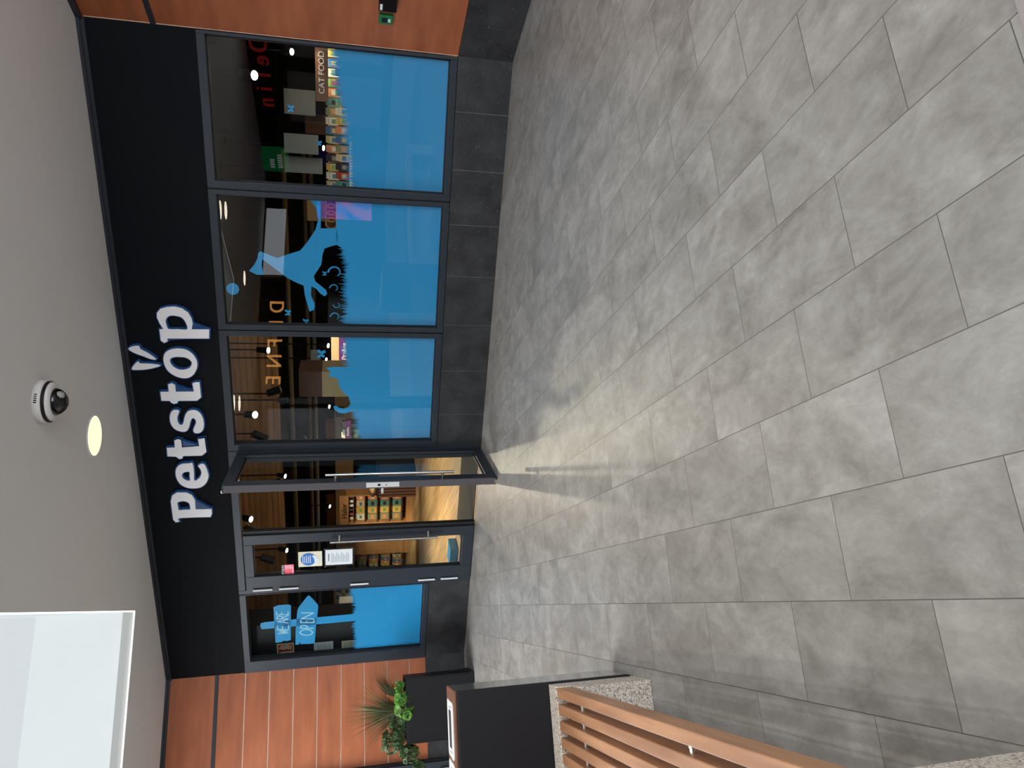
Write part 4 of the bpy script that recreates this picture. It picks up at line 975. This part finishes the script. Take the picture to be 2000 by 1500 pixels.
SP_ = [((498, 810), 2.0, (.25, -.6, -.75), 1.0, 'lit spotlight glaring at the top of the cat window', 95, (2.36, -4.5, -2.6, .7)), ((524, 684), 2.6, (.1, -.35, -.9), .9, 'lit spotlight with black body at the right of the cat window', 120, (-.2, .5, -1)),
       ((490, 1014), 3.0, (.1, -.5, -.85), 1.0, 'lit spotlight at the top of the open doorway', 600, (-2.2, 4, -2.4, .62)), ((560, 1075), 4.0, (0, -.4, -.9), .9, 'lit spotlight seen through the left door glass', 420, (-2.6, 3.4, -2.5, .6)),
       ((497, 147), 1.2, (0, -.6, -.8), 1.0, 'brightest lit spotlight behind the right window', 35, (-.2, 1.4, -1)), ((570, 101), 2.6, (0, -.5, -.8), .8, 'lit spotlight at the right edge of the right window', 30, (-.3, .3, -1)),
       ((632, 289), 5.5, (0, -.4, -.9), .9, 'lit spotlight low behind the right window', 120, (0, -.6, -1)), ((618, 335), 5.0, (0, -.4, -.9), .8, 'lit spotlight at the left of the right window', 100, (0, -.8, -1)),
       ((557, 930), 4.0, (0, -.4, -.9), .8, 'lit spotlight seen through the open right door leaf', 150, (1.5, -4.2, -2.7, 1.5)), ((644, 989), 9.0, (0, -.4, -.9), 1.0, 'far lit spotlight above the wooden rack', 300, (-.3, .6, -1)),
       ((641, 675), 4.2, (0, -.4, -.9), .8, 'upper lit spotlight above the purple sign', 90, (0, -.4, -1)), ((637, 702), 4.4, (0, -.4, -.9), .7, 'lower lit spotlight above the purple sign', 0, None),
       ((643, 794), 6.0, (0, -.4, -.9), .8, 'lit spotlight under the column in the cat window', 160, (0, .3, -1)), ((662, 862), 4.4, (0, -.4, -.9), .7, 'lit spotlight above the small purple sign', 0, None),
       ((506, 1125), 2.2, (0, .2, -1), .9, 'spotlight above the pink sticker at the top of the left door', 420, (.4, .3, -1.1, 2.0))]
for (p, Y, aim, s_, lab, W_, bm_) in SP_: spot(p[0], p[1], Y, aim, lab, True, s_, W_, bm_)
for (p, Y, aim, s_, lab) in (((520, 858), 2.6, (-.5, .1, -.8), 1.2, 'unlit black spotlight tilted at the left of the cat window'), ((548, 760), 2.8, (.3, .1, -.9), 1.1, 'unlit black spotlight under the gold reflected letters'),
        ((505, 1042), 2.2, (-.5, 0, -.8), 1.2, 'unlit black spotlight at the upper left of the open doorway'), ((535, 1095), 2.8, (-.4, 0, -.9), 1.2, 'unlit black spotlight beside the pink sticker'),
        ((562, 780), 2.6, (0, .1, -1), .8, 'small unlit spotlight near the column'), ((550, 940), 3.0, (.2, 0, -1), 1.1, 'unlit spotlight behind the open door leaf'),
        ((597, 855), 4.2, (.4, 0, -.9), .9, 'unlit spotlight low at the left of the cat window')):
    spot(p[0], p[1], Y, aim, lab, False, s_)
# fabric of track rails
for k, Y in enumerate((2.3, 4.1)):
    t = sthing('light_track', ('black lighting track along the shop ceiling near the windows', 'black lighting track along the shop ceiling by the plank bulkhead')[k], 'track', -4, Y, 3.3)
    build('rail', MB().box(-5.5, 5, -.02, .02, -.035, 0), T['black'], t)
